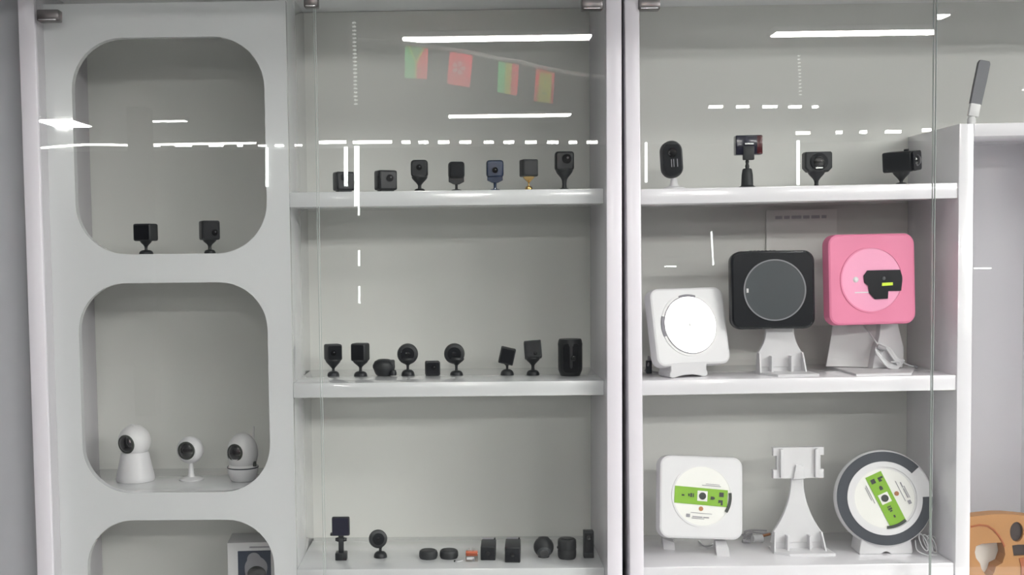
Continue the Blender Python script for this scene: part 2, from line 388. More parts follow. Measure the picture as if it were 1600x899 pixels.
# red flag with a five-petalled white flower let into it
c4 = ((703, 79), (739, 85), (734, 137), (698, 131)); tl, tr_, br, bl = [fl(*c) for c in c4]
def q2(u, v_): return tl.lerp(tr_, u).lerp(bl.lerp(br, u), v_)
petals = []
for k in range(5):
    a = R(-90+72*k+8); d = (math.cos(a), math.sin(a)); n_ = (-d[1], d[0])
    petals.append([(.44+(d[0]*f_+n_[0]*g_)*1.0, .47+(d[1]*f_+n_[1]*g_)*.70) for f_, g_ in ((.055, 0), (.13, .10), (.24, .11), (.31, .02), (.26, -.08), (.15, -.06))])
bm = bmesh.new(); edges = []
for lp in [band(0, 1)]+petals:
    vv = [bm.verts.new(q2(u, v_)) for u, v_ in lp]; edges += [bm.edges.new((vv[i], vv[(i+1) % len(vv)])) for i in range(len(vv))]
bmesh.ops.triangle_fill(bm, use_beauty=True, use_dissolve=False, edges=edges)
f2 = MB().bm(bm).build('flag', 'flag_red', t); f2['label'] = 'red flag with a white five-petalled flower'
m = MB()
for lp in petals: m.add([q2(u, v_) for u, v_ in lp], [list(range(6))])
m.build('flower_emblem', 'flag_white', f2)
flag(((779, 93), (811, 98), (808, 150), (777, 144)), [(band(0, .36), 'flag_green'), (band(.36, .66), 'flag_yellow'), (band(.66, 1), 'flag_red')], 'green, yellow and red striped flag')
flag(((838, 105), (867, 111), (864, 162), (834, 158)), [(band(0, .2), 'flag_red'), (band(.85, 1), 'flag_red'), (band(.2, .85, 0, .12), 'flag_red'), (band(.2, .85, .12, .35), 'flag_yellow'),
     ([(.2, .35), (.45, .35), (.53, .48), (.6, .35), (.85, .35), (.85, .7), (.2, .7)], 'flag_yellow'), ([(.45, .35), (.6, .35), (.53, .48)], 'flag_green'), (band(.2, .4, .7, .76), 'flag_yellow'), (band(.4, .66, .7, .76), 'flag_green'), (band(.66, .85, .7, .76), 'flag_yellow'), (band(.2, .85, .76, 1), 'flag_yellow')], 'red edged flag with a yellow-green centre')

# ---------------------------------------------------------------- display cabinets
S1, S2, S3 = 1.6169, 1.2276, 0.8401             # shelf tops, left cabinet
Q1, Q2, Q3 = 1.6119, 1.2241, 0.8374             # shelf tops, right cabinet
BACK, TOP, PF = 0.28, 2.029, -0.05              # back board, cabinet top, post fronts
def fx(X, Y): return CAM.x+(X-CAM.x)*(Y+2.47)/2.47
C1 = thing('display_cabinet', 'wide white display cabinet with three rounded niches and open shelves behind glass doors', 'cabinet', (-0.3, 0.1, 0))
cl = Vector((-0.3, 0.1, 0))
def cpart(name, m, mt, par, org): m.v = [v-org for v in m.v]; return m.build(name, mt, par)
XP0, XP1 = fx(-0.8811, PF), fx(-0.8469, PF); XM0, XM1 = fx(0.3011, PF), fx(0.3325, PF)
cpart('side_panel', MB().box(XP0, XP1, PF, BACK, 0, TOP, .003), 'post_paint', C1, cl)
cpart('side_panel', MB().box(XM0, XM1, PF, BACK, 0, TOP, .003), 'post_paint', C1, cl)
cpart('back_panel', MB().box(XP0, XM1, BACK, BACK+.02, 0.05, TOP), 'back_board', C1, cl)
cpart('partition', MB().box(-0.358, -0.3399, 0.0181, BACK, 0.05, TOP-.001, .0015), 'white_lacquer', C1, cl)
for zt in (S1, S2, S3):
    cpart('shelf', MB().box(-0.3399, XM0, 0.0, BACK, zt-0.0303, zt, .002), 'white_lacquer', C1, cl)
cpart('base_front', MB().box(-0.3399, XM0, 0.01, 0.03, 0.05, S3-.0303), 'white_lacquer', C1, cl)
# niche board with rounded openings
def panel_hole_board(x0, x1, z0, z1, holes, y0, y1):
    bm = bmesh.new(); edges = []
    for loop in [[(x0, z0), (x1, z0), (x1, z1), (x0, z1)]]+holes:
        vv = [bm.verts.new((p[0], y0, p[1])) for p in loop]
        edges += [bm.edges.new((vv[i], vv[(i+1) % len(vv)])) for i in range(len(vv))]
    bmesh.ops.triangle_fill(bm, use_beauty=True, use_dissolve=False, edges=edges)
    ret = bmesh.ops.extrude_face_region(bm, geom=bm.faces[:])
    for v in ret['geom']:
        if isinstance(v, bmesh.types.BMVert): v.co.y = y1
    return MB().bm(bm)
def hole(xl, xr, yt, yb, r):
    ym = (max(yt, 0)+min(yb, 899))/2
    a = at(xl, ym, 0); b = at(xr, ym, 0); xm = (xl+xr)/2
    zt = at(xm, yt, 0).z; zb = at(xm, yb, 0).z
    return rrect(b.x-a.x, zt-zb, r, 10, (a.x+b.x)/2, (zt+zb)/2), zb, zt
H1, NB1, NT1 = hole(115, 415, 58, 397, .103); H2, NB2, NT2 = hole(126, 420, 442, 770, .098); H3, NB3, NT3 = hole(136, 428, 813, 1130, .098)
NX0 = XP1+.0002
cpart('niche_panel', panel_hole_board(NX0, -0.3399, 0.05, 1.999, [H1, H2, H3], 0, .018), 'white_lacquer', C1, cl)
for zb in (NB1, NB2, NB3):
    cpart('niche_shelf', MB().box(NX0, -0.358, .018, BACK, zb-.03, zb-.0005, .001), 'white_lacquer', C1, cl)
def door(par, org, x0, x1, z0, z1, tilt=0, edges=()):
    m = MB().box(x0, x1, GLASS_Y-.0025, GLASS_Y+.0025, z0, z1)
    if tilt:
        c = Vector(((x0+x1)/2, GLASS_Y, (z0+z1)/2)); mm = Matrix.Translation(c) @ Matrix.Rotation(tilt, 4, 'X') @ Matrix.Translation(-c)
        m.v = [mm @ v for v in m.v]
    d_ = cpart('glass_door', m, 'door_glass', par, org)
    for e in edges:
        xe = x0 if e < 0 else x1
        m = MB().box(xe-.0008 if e > 0 else xe, xe if e > 0 else xe+.0008, GLASS_Y-.0027, GLASS_Y+.0027, z0, z1)
        if tilt: m.v = [mm @ v for v in m.v]
        cpart('polished_edge', m, 'glass_edge', d_, org)
    return d_
def gx(px, py=450, side='L'): return at(px, py, GLASS_Y, side).x
dA = door(C1, cl, XP1+.001, gx(498.2), .12, 1.998, edges=(1,))
dB = door(C1, cl, gx(500.6), XM0-.001, .12, 1.998, edges=(-1,))
def clip(par, org, x0, x1, z0, z1, mt='metal_clip'):
    cpart('hinge_clip', MB().box(x0, x1, GLASS_Y-.014, GLASS_Y+.012, z0, z1, .003), mt, par, org)
    cpart('hinge_screw', MB().box(x0+.004, x1-.005, GLASS_Y-.0165, GLASS_Y-.0135, z0+.001, z0+.0035, .0006), 'steel', par, org)
def clip_px(par, org, a, b, y0, y1, side='L'):
    p = at(a, y1, GLASS_Y-.014, side); q_ = at(b, y0, GLASS_Y-.014, side); clip(par, org, p.x, q_.x, p.z, min(q_.z, 2.003))
clip_px(dA, cl, 57, 91, 14, 33); clip_px(dB, cl, 909, 942, -4, 15)
p = at(481, 11, GLASS_Y-.014); clip(dB, cl, gx(484), gx(506), p.z, 2.003)

C2 = thing('display_cabinet', 'white display cabinet on the right holding disc players on shelves behind glass doors', 'cabinet', (0.7, 0.1, 0), side='R')
cr = Vector((0.7, 0.1, 0))
YP0, YP1 = fx(0.3540, PF), fx(0.3834, PF)
XQ0 = 1.0168; XQ1 = at(1518, 500, 0, 'R').x; XE0 = at(1684, 450, -.0, 'R').x
ZRT = at(1530, 193, 0, 'R').z; ZRB = at(1530, 213.5, 0, 'R').z
cpart('side_panel', MB().box(YP0, YP1, PF, BACK, 0, TOP-.012, .003), 'post_paint', C2, cr)
cpart('back_panel', MB().box(YP0, 2.0, BACK, BACK+.02, 0.05, TOP-.003), 'back_board', C2, cr)
for zt in (Q1, Q2, Q3):
    cpart('shelf', MB().box(YP1, XQ0, 0.0, BACK, zt-0.0310, zt, .002), 'white_frame', C2, cr)
cpart('base_front', MB().box(YP1, XQ0, 0.01, 0.03, 0.05, Q3-.0311), 'white_lacquer', C2, cr)
cpart('partition', MB().box(XQ0, XQ1, -.004, BACK, 0.05, ZRT, .002), 'white_frame', C2, cr)
cpart('top_rail', MB().box(XQ1, 1.9, -.004, BACK, ZRB, ZRT, .002), 'white_frame', C2, cr)
cpart('partition', MB().box(XE0, XE0+.03, -.002, BACK, 0.05, ZRB, .002), 'white_frame', C2, cr)
cpart('inner_board', MB().box(XQ1, XE0, .24, .255, 0.05, ZRB), 'white_frame', C2, cr)
cpart('inner_floor', MB().box(XQ1, XE0, 0, .24, 0.70, 0.72), 'white_lacquer', C2, cr)
dC = door(C2, cr, YP1+.001, gx(1456, 450, 'R'), .12, 1.982, edges=(1,))
dD = door(C2, cr, gx(1457.6, 450, 'R'), gx(1457.6, 450, 'R')+.6, .12, 1.980, R(0.48), edges=(-1,))
clip_px(dC, cr, 998, 1032, -4, 15, 'R')
cpart('gap_shade', MB().box(XM1+.0004, XM1+.0016, .01, .2, 0.05, 1.97), 'black_gap', C1, cl)  # dark strip standing in for the shade between the two cabinets

# ---------------------------------------------------------------- small cameras
def sc(Y): return (Y+2.47)/F_PX                  # metres per pixel at depth Y
def head_box(t, w, d, h, z, yaw=0, pitch=0, roll=0, mt='black_plastic', bev=.004, lens=None, lens_r=.32, name='body', face=True):
    M = Matrix.Translation((0, 0, z)) @ Euler((pitch, roll, yaw), 'XYZ').to_matrix().to_4x4()
    m = MB(); m.M = M; m.box(-w/2, w/2, -d/2, d/2, -h/2, h/2, bev, 3); b = m.build(name, mt, t)
    if face:
        m = MB(); m.M = M; m.prism(rrect(w*.84, h*.84, bev*.9), -d/2-.0012, -d/2+.0005, .0004); m.build('face_plate', mt if mt == 'navy_gloss' else 'black_gloss', b)
    if lens:
        m = MB(); m.M = M; r = lens_r*min(w, h)/2
        m.lathe([(r, -.003), (r, 0), (r*.8, -.0005), (0, -.0012)][::-1], 20, 'y', (lens[0]*w, -d/2-.001, lens[1]*h)); m.build('lens', 'lens_glass', b)
        m = MB(); m.M = M; m.lathe([(r*.25, -.0008), (0, -.001)], 10, 'y', (lens[0]*w+r*.2, -d/2-.0035, lens[1]*h+r*.2)); m.build('lens_glint', 'lens_rim', b)
    return b
def stand(t, s, br_top, br_w, br_bot, stem_w, base_top, base_w, bot, mt='black_plastic', br_shape='cone', collar=None, base_mt=None):
    """bracket, stem and foot; heights in pixels above the shelf"""
    Z = lambda y: (bot-y)*s
    if br_shape == 'cone':
        pr = [(stem_w*s*.55, Z(br_bot)), (br_w*s*.22, Z(br_bot-(br_bot-br_top)*.3)), (br_w*s*.42, Z(br_bot-(br_bot-br_top)*.72)), (br_w*s*.5, Z(br_top)), (br_w*s*.46, Z(br_top-3))]
        MB().lathe([(0, pr[0][1])]+pr+[(0, pr[-1][1])], 20).build('bracket', collar or mt, t)
    else:
        w_ = br_w*s/2; MB().prism([(-w_, Z(br_top-2)), (-w_, Z(br_top+(br_bot-br_top)*.55)), (-stem_w*s, Z(br_bot)), (stem_w*s, Z(br_bot)), (w_, Z(br_top+(br_bot-br_top)*.55)), (w_, Z(br_top-2))], -.008, .008, .001).build('bracket', collar or mt, t)
    MB().lathe([(stem_w*s*.62, Z(base_top)-.001), (stem_w*s*.5, Z((base_top+br_bot)/2)), (stem_w*s*.62, Z(br_bot)+.001)], 14).build('stem', base_mt or mt, t)
    MB().lathe([(0, 0)]+dome(base_w*s/2, max(Z(base_top), .002), stem_w*s*.6)+[(0, max(Z(base_top), .002))], 24).build('foot', base_mt or mt, t)
def cam_thing(name, label, px, bot, shelf, Y=None, side='L', cat='camera', rot=(0,0,0), group=None):
    if Y is None: p = on(px, bot, shelf, side)
    else: p = at(px, bot, Y, side)
    t = thing(name, label, cat, (p.x, p.y, shelf), rot, side, group)
    return t, sc(p.y)

GS = 'small cameras on shelves'
def stand_cam(label, x0, x1, top, hb, bot, shelf, br=(0, 0), stem_w=4, base_top=0, base_w=18, Y=None, side='L', yaw=0, pitch=0, roll=0, lens=(0, .05), mt='black_plastic', depth=.75, cxo=0, br_shape='cone', collar=None, base_mt=None, bev=.004, lens_r=.34, stand_mt=None):
    cx = (x0+x1)/2+cxo; t, s = cam_thing('mini_camera', label, cx, bot, shelf, Y, side, group=GS)
    W, Hh = (x1-x0)*s, (hb-top)*s; ya = abs(yaw); d = W*depth
    w_ = max(.4*W, (W-d*math.sin(ya)*.85)/max(math.cos(ya), .3)) if yaw else W
    head_box(t, w_, d, Hh, (bot-(top+hb)/2)*s, yaw, pitch, roll, mt, bev, lens, lens_r)
    stand(t, s, hb, br[0], br[1], stem_w, base_top, base_w, bot, stand_mt or 'black_plastic', br_shape, collar, base_mt)
    return t
# upper left niche
stand_cam('plain dark cube camera on a foot, left of the two in the upper left niche', 211, 246, 349, 376, 396.5, NB1, (19, 385), 4.5, 390, 22, Y=.06, yaw=R(-14), lens=None, mt='charcoal')
stand_cam('dark cube camera with a shiny lens on a foot in the upper left niche', 311, 346, 345, 375, 396, NB1, (22, 384), 5, 390, 18, Y=.06, yaw=R(24), lens=(.18, -.12), cxo=-.5)
# upper middle shelf
def cube_cam(label, x0, x1, top, bot, shelf, Y, yaw, lens=None, depth=.8, mt='black_gloss', feet=True, side='L'):
    t, s = cam_thing('cube_camera', label, (x0+x1)/2, bot, shelf, Y, side, group=GS)
    W, Hh = (x1-x0)*s, (bot-top)*s; ya = abs(yaw); d = depth*W/(1+depth*math.sin(ya)); w_ = (W-d*math.sin(ya))/math.cos(ya)
    lift = .003 if feet else 0
    head_box(t, w_, d, Hh-lift, Hh/2+lift/2, yaw, 0, 0, mt, .004, lens, .36)
    if feet:
        m = MB(); m.M = Matrix.Rotation(yaw, 4, 'Z'); m.box(-w_*.36, w_*.36, -d*.36, d*.36, 0, .006, .001); m.build('foot', 'black_plastic', t)
    return t
cube_cam('glossy black cube camera, leftmost on the upper middle shelf', 519, 555.5, 267, 298.5, S1, .03, R(26), (-.12, .2))
cube_cam('glossy black cube camera second from the left on the upper middle shelf', 584, 621.5, 266, 299, S1, .03, R(28), (.05, .1))
stand_cam('rounded black camera on a foot right of the two cubes on the upper middle shelf', 642.5, 669, 249, 276, 297.5, S1, (25, 288), 5, 293, 17, Y=.03, bev=.007, lens=(0, .05))
stand_cam('plain black camera on a thin foot in the middle of the upper middle shelf', 700, 726.5, 252, 278, 297, S1, (24, 287), 4, 294.5, 17, Y=.03, bev=.006, br_shape='wedge', lens=None, yaw=R(8))
stand_cam('navy blue glossy camera on a thin foot on the upper middle shelf', 760, 787, 250.5, 277, 297, S1, (24, 285.5), 4.5, 294.5, 17, Y=.03, mt='navy_gloss', br_shape='wedge', lens=(0, -.1), stand_mt='navy_gloss', bev=.006)
stand_cam('black cube camera with a gold collar and gold foot on the upper middle shelf', 812, 840.5, 249.5, 276, 296.5, S1, (19, 285), 2.6, 290, 12, Y=.03, yaw=R(14), lens=None, mt='charcoal', collar='gold', base_mt='gold', bev=.003)
stand_cam('tall black camera on a thick stem, rightmost on the upper middle shelf', 867, 896.5, 236.5, 266, 295, S1, (27, 281), 6.5, 292.5, 15, Y=.03, bev=.006, lens=(.1, .1), lens_r=.5)
# centre middle shelf
stand_cam('ribbed dark cube camera on a dome foot, leftmost on the centre middle shelf', 507, 537, 537.5, 563, 587.5, S2, (25, 576), 4, 580, 19, yaw=R(20), mt='charcoal', lens=(-.1, 0), cxo=-1)
stand_cam('dark cube camera on a dome foot, second from the left on the centre middle shelf', 548, 577, 536, 564, 588, S2, (25, 574), 4.5, 580, 21, yaw=R(-18), mt='charcoal', lens=None, cxo=1)
t, s = cam_thing('clip_camera', 'squat black camera with a side knob lying on the centre middle shelf', 600, 587.5, S2, group=GS)
MB().lathe([(0, 0), (10*s, 0), (13.5*s, 3*s), (16.5*s, 11*s), (16.5*s, 19*s), (14.5*s, 23*s), (9*s, 26*s), (0, 27*s)], 28, c=(0, .0, 0)).build('body', 'black_plastic', t)
MB().lathe([(17.3*s, 12*s), (17.6*s, 15*s), (17.3*s, 18*s)], 28, cap=False).build('ring', 'charcoal', t)
MB().box(9*s, 17*s, -10*s, 6*s, 9*s, 25*s, 2*s).build('hinge', 'black_plastic', t)
MB().lathe([(0, 0), (5*s, 0), (5.4*s, 3*s), (4.5*s, 8*s), (0, 9*s)], 16, c=(15*s, -8*s, .002)).build('knob', 'black_plastic', t)
def round_cam(label, cx, cy, r, bot, shelf, br_bot, base_top, base_w, yaw=0, pitch=0, flat=False, cone=True, bcx=0, stem_w=4):
    t, s = cam_thing('round_camera', label, cx+bcx, bot, shelf, group=GS); z = (bot-cy)*s; rr = r*s
    M = Matrix.Translation((-bcx*s, 0, z)) @ Euler((pitch, 0, yaw), 'XYZ').to_matrix().to_4x4()
    m = MB(); m.M = M; m.lathe([(0, -.45*rr), (.72*rr, -.45*rr), (.92*rr, -.38*rr), (rr, -.2*rr), (rr, .15*rr), (.85*rr, .4*rr), (.4*rr, .52*rr), (0, .55*rr)], 32, 'y'); b = m.build('body', 'black_plastic', t)
    m = MB(); m.M = M; m.lathe([(0, -.50*rr), (.62*rr, -.49*rr), (.66*rr, -.44*rr)], 28, 'y'); m.build('face_plate', 'black_gloss', b)
    m = MB(); m.M = M; m.lathe([(0, -.56*rr), (.2*rr, -.53*rr), (.24*rr, -.48*rr)], 18, 'y'); m.build('lens', 'lens_glass', b)
    if cone: stand(t, s, cy+r*.55, r*1.55, br_bot, stem_w, base_top, base_w, bot)
    else: stand(t, s, cy+r*.9, r*.5, br_bot, stem_w, base_top, base_w, bot)
    return t
round_cam('round-headed black camera tapering to a dome foot left of the little footless cube', 637.4, 553, 16.4, 587, S2, 571, 577.5, 21)
cube_cam('little black cube camera without a foot on the centre middle shelf', 663.5, 688.5, 564, 587, S2, None, R(6), (.05, .1), mt='charcoal', feet=False)
round_cam('disc-headed black camera on a dome foot right of the little footless cube', 710.3, 552.5, 16.2, 586.5, S2, 571, 579, 20.5, bcx=3)
t = stand_cam('black cube camera tilted sideways on a dome foot on the centre middle shelf', 781, 804, 543, 569, 586.3, S2, (9, 573), 3.5, 577, 21, lens=None, mt='charcoal', roll=R(13), depth=.8, bev=.002)
stand_cam('black cube camera tipped back on a dome foot beside the big cylinder', 819.5, 846, 533, 560, 586.3, S2, (23, 571), 4.5, 578, 20.5, lens=(.1, -.3), mt='charcoal', pitch=R(-14), roll=R(-4), lens_r=.2, bev=.002)
t, s = cam_thing('cylinder_camera', 'large black rounded cylinder camera, rightmost on the centre middle shelf', 891, 587, S2, group=GS); r = 19*s; h = 57.5*s
MB().lathe([(0, 0), (r*.8, 0), (r*.86, .004), (r*.98, .012), (r, .02), (r, h-.012), (r*.97, h-.004), (r*.9, h), (0, h)], 36).build('body', 'black_plastic', t)
MB().lathe([(r*1.004, h-.014), (r*1.012, h-.011), (r*1.004, h-.008)], 36, cap=False).build('seam', 'charcoal', t)
m = MB(); m.prism(rrect(r*1.25, h*.78, .006, cz=h*.5), -r*.99, -r*.8, .001); m.build('front_window', 'black_gloss', t)
MB().lathe([(0, -.003), (.005, -.002), (.006, 0)], 18, 'y', (r*.2, -r*.99, h*.5)).build('lens', 'lens_glass', t)
# lower middle shelf
t, s = cam_thing('clip_stand_camera', 'square glossy camera on a black clip stand, leftmost on the lower middle shelf', 533.5, 874.5, S3, group=GS); Z = lambda y: (874.5-y)*s
m = MB(); m.box(-14*s, 14*s, -.006, .006, Z(836), Z(806), .003, 3); b = m.build('body', 'black_plastic', t)
MB().prism(rrect(26*s, 28*s, .004, cz=Z(821)), -.0075, -.005, .0006).build('screen', 'screen_dark', b)
MB().box(-17*s, -6*s, -.004, .008, Z(836), Z(832), .001).build('tab', 'black_plastic', b)
MB().box(-4*s, 4*s, -.004, .004, Z(841), Z(834)).build('neck', 'black_plastic', t)
MB().lathe([(0, -9*s), (2.4*s, -9*s), (3.6*s, -5*s), (2.4*s, -3*s), (2.4*s, 3*s), (3.6*s, 5*s), (2.4*s, 9*s), (0, 9*s)], 14, 'x', (0, 0, Z(842.5))).build('wing_knob', 'black_plastic', t)
MB().box(-4*s, 4*s, -.005, .005, Z(863), Z(840), .001).build('post', 'black_plastic', t)
MB().box(-9*s, 9*s, -.012, .014, 0, Z(862.5), .0015).box(-3*s, 3*s, -.014, -.01, 0.001, Z(863.5), .001).build('clip_base', 'black_plastic', t)
round_cam('thin round black camera on a dome foot on the lower middle shelf', 591, 841.5, 14.6, 871, S3, 858.5, 861, 21, yaw=R(10), pitch=R(-8), cone=False, bcx=3.5)
for cx, b_, lb in ((669.4, 876.5, 'flat black puck device, left one of the pair on the lower middle shelf'), (701.5, 876, 'flat black puck device, right one of the pair on the lower middle shelf')):
    t, s = cam_thing('puck_device', lb, cx, b_-4, S3, cat='device'); r = 14.7*s; h = 13*s
    MB().lathe([(0, 0), (r*.9, 0), (r, h*.25), (r, h*.7), (r*.94, h*.9), (r*.85, h), (0, h*1.02)], 32).build('body', 'charcoal', t)
    MB().lathe([(r*.7, h*1.012), (r*.72, h*1.03), (r*.74, h*1.012)], 32, cap=False).build('top_ring', 'black_gloss', t)
t, s = cam_thing('sensor_module', 'tiny clear and orange module with pins beside the black boxes', 737, 877, S3, cat='module'); Z = lambda y: (877-y)*s
MB().box(-9.5*s, 10*s, -.007, .01, 0, Z(863), .001).build('clear_body', 'clear_plastic', t)
MB().box(-9*s, 9.5*s, -.0065, .0095, Z(868), Z(861.5), .001).build('orange_band', 'orange_plastic', t)
MB().box(-8*s, 4*s, -.0085, -.006, Z(873.5), Z(869.5), .0005).build('white_label', 'white_plastic', t)
MB().box(1*s, 5*s, -.0085, -.006, .0005, Z(871), .0005).build('dark_core', 'grey_plastic', t)
for k, dx in enumerate((-4, 0.5, 5)): MB().box((dx-1)*s, (dx+1)*s, .001, .003, Z(862), Z(856.5)).build('pin', 'steel', t)
p = on(716, 878.5, S3); t = thing('loose_wire', 'tiny white wire with a dark tip in front of the orange module', 'wire', p); s = sc(p.y)
MB().tube(bezier([(-5*s, 0, .0015), (-2*s, -.004, .0015), (3*s, -.002, .002), (7*s, .004, .002)]), .0012, 6).build('wire', 'cable', t)
MB().lathe([(0, -.002), (.0019, -.002), (.0019, .002), (0, .002)], 10, 'x', (-5.5*s, 0, .0019)).build('tip', 'ink', t)
def block(label, cx, bot, w, h, d, yaw, extra=0):
    t, s = cam_thing('box_camera', label, cx, bot, S3, group=GS)
    M = Matrix.Rotation(yaw, 4, 'Z')
    m = MB(); m.M = M; m.box(-w*s/2, w*s/2, 0, d, 0, h*s, .0022, 2); b = m.build('body', 'black_plastic', t)
    m = MB(); m.M = M; m.prism(rrect(w*s*.86, h*s*.84, .002, cz=h*s/2), -.0008, .001); m.build('face_plate', 'black_gloss', b)
    m = MB(); m.M = M; m.lathe([(0, -.002), (3*s, -.0016), (3.6*s, -.0005)], 16, 'y', (0, 0, h*s*.5)); m.build('lens', 'lens_glass', b)
    m = MB(); m.M = M; m.box(-w*s*.42, w*s*.30, d-.004, d-.001, h*s, h*s+.0025); m.build('rear_strip', 'ink_grey', t)
    m = MB(); m.M = M; m.box(w*s*.34, w*s*.46, d-.006, d, h*s-.001, h*s+.003); m.build('catch', 'black_plastic', t)
block('short black box camera beside the orange module on the lower middle shelf', 762.5, 876.5, 23.5, 23, .066, R(-3))
block('longer black box camera, second box from the orange module on the lower shelf', 801, 880, 24.5, 25, .078, R(-3))
t, s = cam_thing('ball_camera', 'black ball-shaped camera with a flat top on the lower middle shelf', 849.5, 870.5, S3, group=GS)
r = 16*s; zc = 16*s
MB().lathe([(0, 0), (r*.55, 0)]+[(r*math.cos(R(a)), zc+r*1.02*math.sin(R(a))) for a in range(-55, 61, 11)]+[(r*.5, zc+r*.93), (0, zc+r*.93)], 32).build('body', 'charcoal', t)
m = MB(); m.M = Matrix.Translation((0, 0, zc)) @ Matrix.Rotation(R(28), 4, 'X'); m.lathe([(0, -r*1.03), (r*.45, -r*1.0), (r*.6, -r*.93), (r*.68, -r*.8)], 24, 'y'); b = m.build('lens_ring', 'lens_rim', t)
m = MB(); m.M = Matrix.Translation((0, 0, zc)) @ Matrix.Rotation(R(28), 4, 'X'); m.lathe([(0, -r*1.08), (r*.3, -r*1.06), (r*.46, -r*1.0)], 24, 'y'); m.build('lens', 'lens_glass', b)
t, s = cam_thing('drum_camera', 'black drum camera with a middle groove on the lower middle shelf', 886, 872.5, S3, group=GS); r = 14.6*s; h = 31.5*s
MB().lathe([(0, 0), (r*.86, 0), (r*.96, .003), (r, h*.2), (r*1.01, h*.42), (r*.965, h*.45), (r*.965, h*.49), (r*1.01, h*.52), (r, h*.85), (r*.95, h*.95), (r*.85, h), (0, h)], 32).build('body', 'charcoal', t)
MB().lathe([(0, h), (r*.6, h), (r*.6, h+.0012), (0, h+.0012)], 28).build('top_cap', 'black_plastic', t)
MB().box(-r*1.09, -r*.9, -.004, .004, h*.5, h*.62, .001).build('side_button', 'black_plastic', t)
t, s = cam_thing('tower_camera', 'slim upright black block camera, rightmost on the lower middle shelf', 919.5, 871, S3, group=GS)
MB().box(-8*s, 8*s, -.010, .011, 0, 43*s, .0015).build('body', 'black_plastic', t)
MB().box(-6.5*s, 6.5*s, -.0108, -.009, 9*s, 40*s, .0005).build('face_plate', 'black_gloss', t)
MB().lathe([(0, -.001), (3*s, -.0006), (3.4*s, 0)], 16, 'y', (0, -.0108, 33*s)).build('lens', 'lens_glass', t)

# white cameras in the centre left niche
def whitecam(label, cx, bot): return cam_thing('dome_camera', label, cx, bot, NB2, cat='camera', group='white cameras in the centre left niche')
def eye(t, par, c, r, dirv, name='lens'):       # black lens disc facing dirv
    M = Matrix.Translation(c) @ Vector((0, -1, 0)).rotation_difference(Vector(dirv)).to_matrix().to_4x4()
    m = MB(); m.M = M; m.lathe([(0, -r*.36), (r*.5, -r*.30), (r*.85, -r*.14), (r, .002)], 28, 'y'); e = m.build(name, 'lens_glass', par)
    m = MB(); m.M = M; m.lathe([(r*.98, -.002), (r*1.08, 0), (r*1.02, .004)], 28, 'y'); m.build('lens_rim', 'ink', e)
    return e
t, s = whitecam('white pan camera with ball head on a tall tapered base in the centre niche', 212, 751)
MB().lathe([(0, 0), (29*s, 0), (30*s, 2*s), (29.5*s, 8*s), (26*s, 24*s), (23*s, 38*s), (22*s, 43*s), (20*s, 46*s), (0, 46*s)], 40).build('base', 'white_plastic', t)
MB().lathe([(0, 41*s)]+[(25.5*s*math.cos(R(a)), 63*s+26*s*math.sin(R(a))) for a in range(-55, 91, 9)], 40).build('ball_head', 'milk_plastic', t)
eye(t, t, (-7.8*s, -20.2*s, 61*s), 14*s, (-.38, -1, -.1))
MB().tube([(2*s, -6*s, 88*s), (-3*s, -5*s, 90*s), (-6*s, -4*s, 88.5*s)], .0012, 6).build('top_tab', 'white_plastic', t)
t, s = whitecam('small white round camera on a thin stem, middle one in the centre left niche', 299, 750)
MB().lathe([(0, 0), (19*s, 0), (19*s, 1.5*s), (15*s, 3.2*s), (6*s, 5*s), (4.5*s, 10*s), (3.4*s, 28*s), (0, 28*s)], 32).build('foot', 'white_plastic', t)
m = MB(); m.M = Matrix.Translation((0, 0, 48*s)) @ Matrix.Rotation(R(-12), 4, 'Z'); m.lathe([(0, -14*s), (15*s, -13*s), (20.5*s, -7*s), (21.5*s, 0), (19*s, 8*s), (11*s, 14*s), (0, 16*s)], 36, 'y'); m.build('head', 'white_plastic', t)
eye(t, t, (-4*s, -13*s, 48.5*s), 13.4*s, (-.2, -1, 0))
t, s = whitecam('white egg-shaped pan camera with a dark seam, right in the centre left niche', 380, 751)
MB().lathe([(0, 0), (17*s, 0), (20*s, 3*s), (23.5*s, 12*s), (24.5*s, 20*s), (24*s, 21*s), (0, 21*s)], 36).build('bowl_base', 'white_plastic', t)
MB().lathe([(24.4*s, 20.6*s), (24.8*s, 21.6*s), (24.4*s, 22.6*s)], 36, cap=False).build('seam', 'slate_ring', t)
MB().lathe([(0, 21.8*s), (24*s, 21.8*s)]+[(24.5*s*math.cos(R(a)), 44*s+32*s*math.sin(R(a))) for a in range(-35, 91, 9)], 36).build('egg_head', 'milk_plastic', t)
e = eye(t, t, (-8.4*s, -19.8*s, 47.4*s), 13*s, (-.42, -1, .02))
m = MB(); m.M = Matrix.Translation((-9*s, -18.6*s, 43.5*s)) @ Vector((0, -1, 0)).rotation_difference(Vector((-.42, -1, -.12))).to_matrix().to_4x4(); m.lathe([(0, -.001), (13*s, -.001), (14*s, .004)], 28, 'y'); m.build('eye_socket', 'slate_ring', t)
MB().box(18*s, 23*s, -.016, -.010, 24*s, 32*s, .001).build('latch', 'ink', t)
MB().tube([(15*s, 14*s, 62*s), (16*s, 14*s, 84*s)], .0022, 8).build('antenna', 'milk_plastic', t)

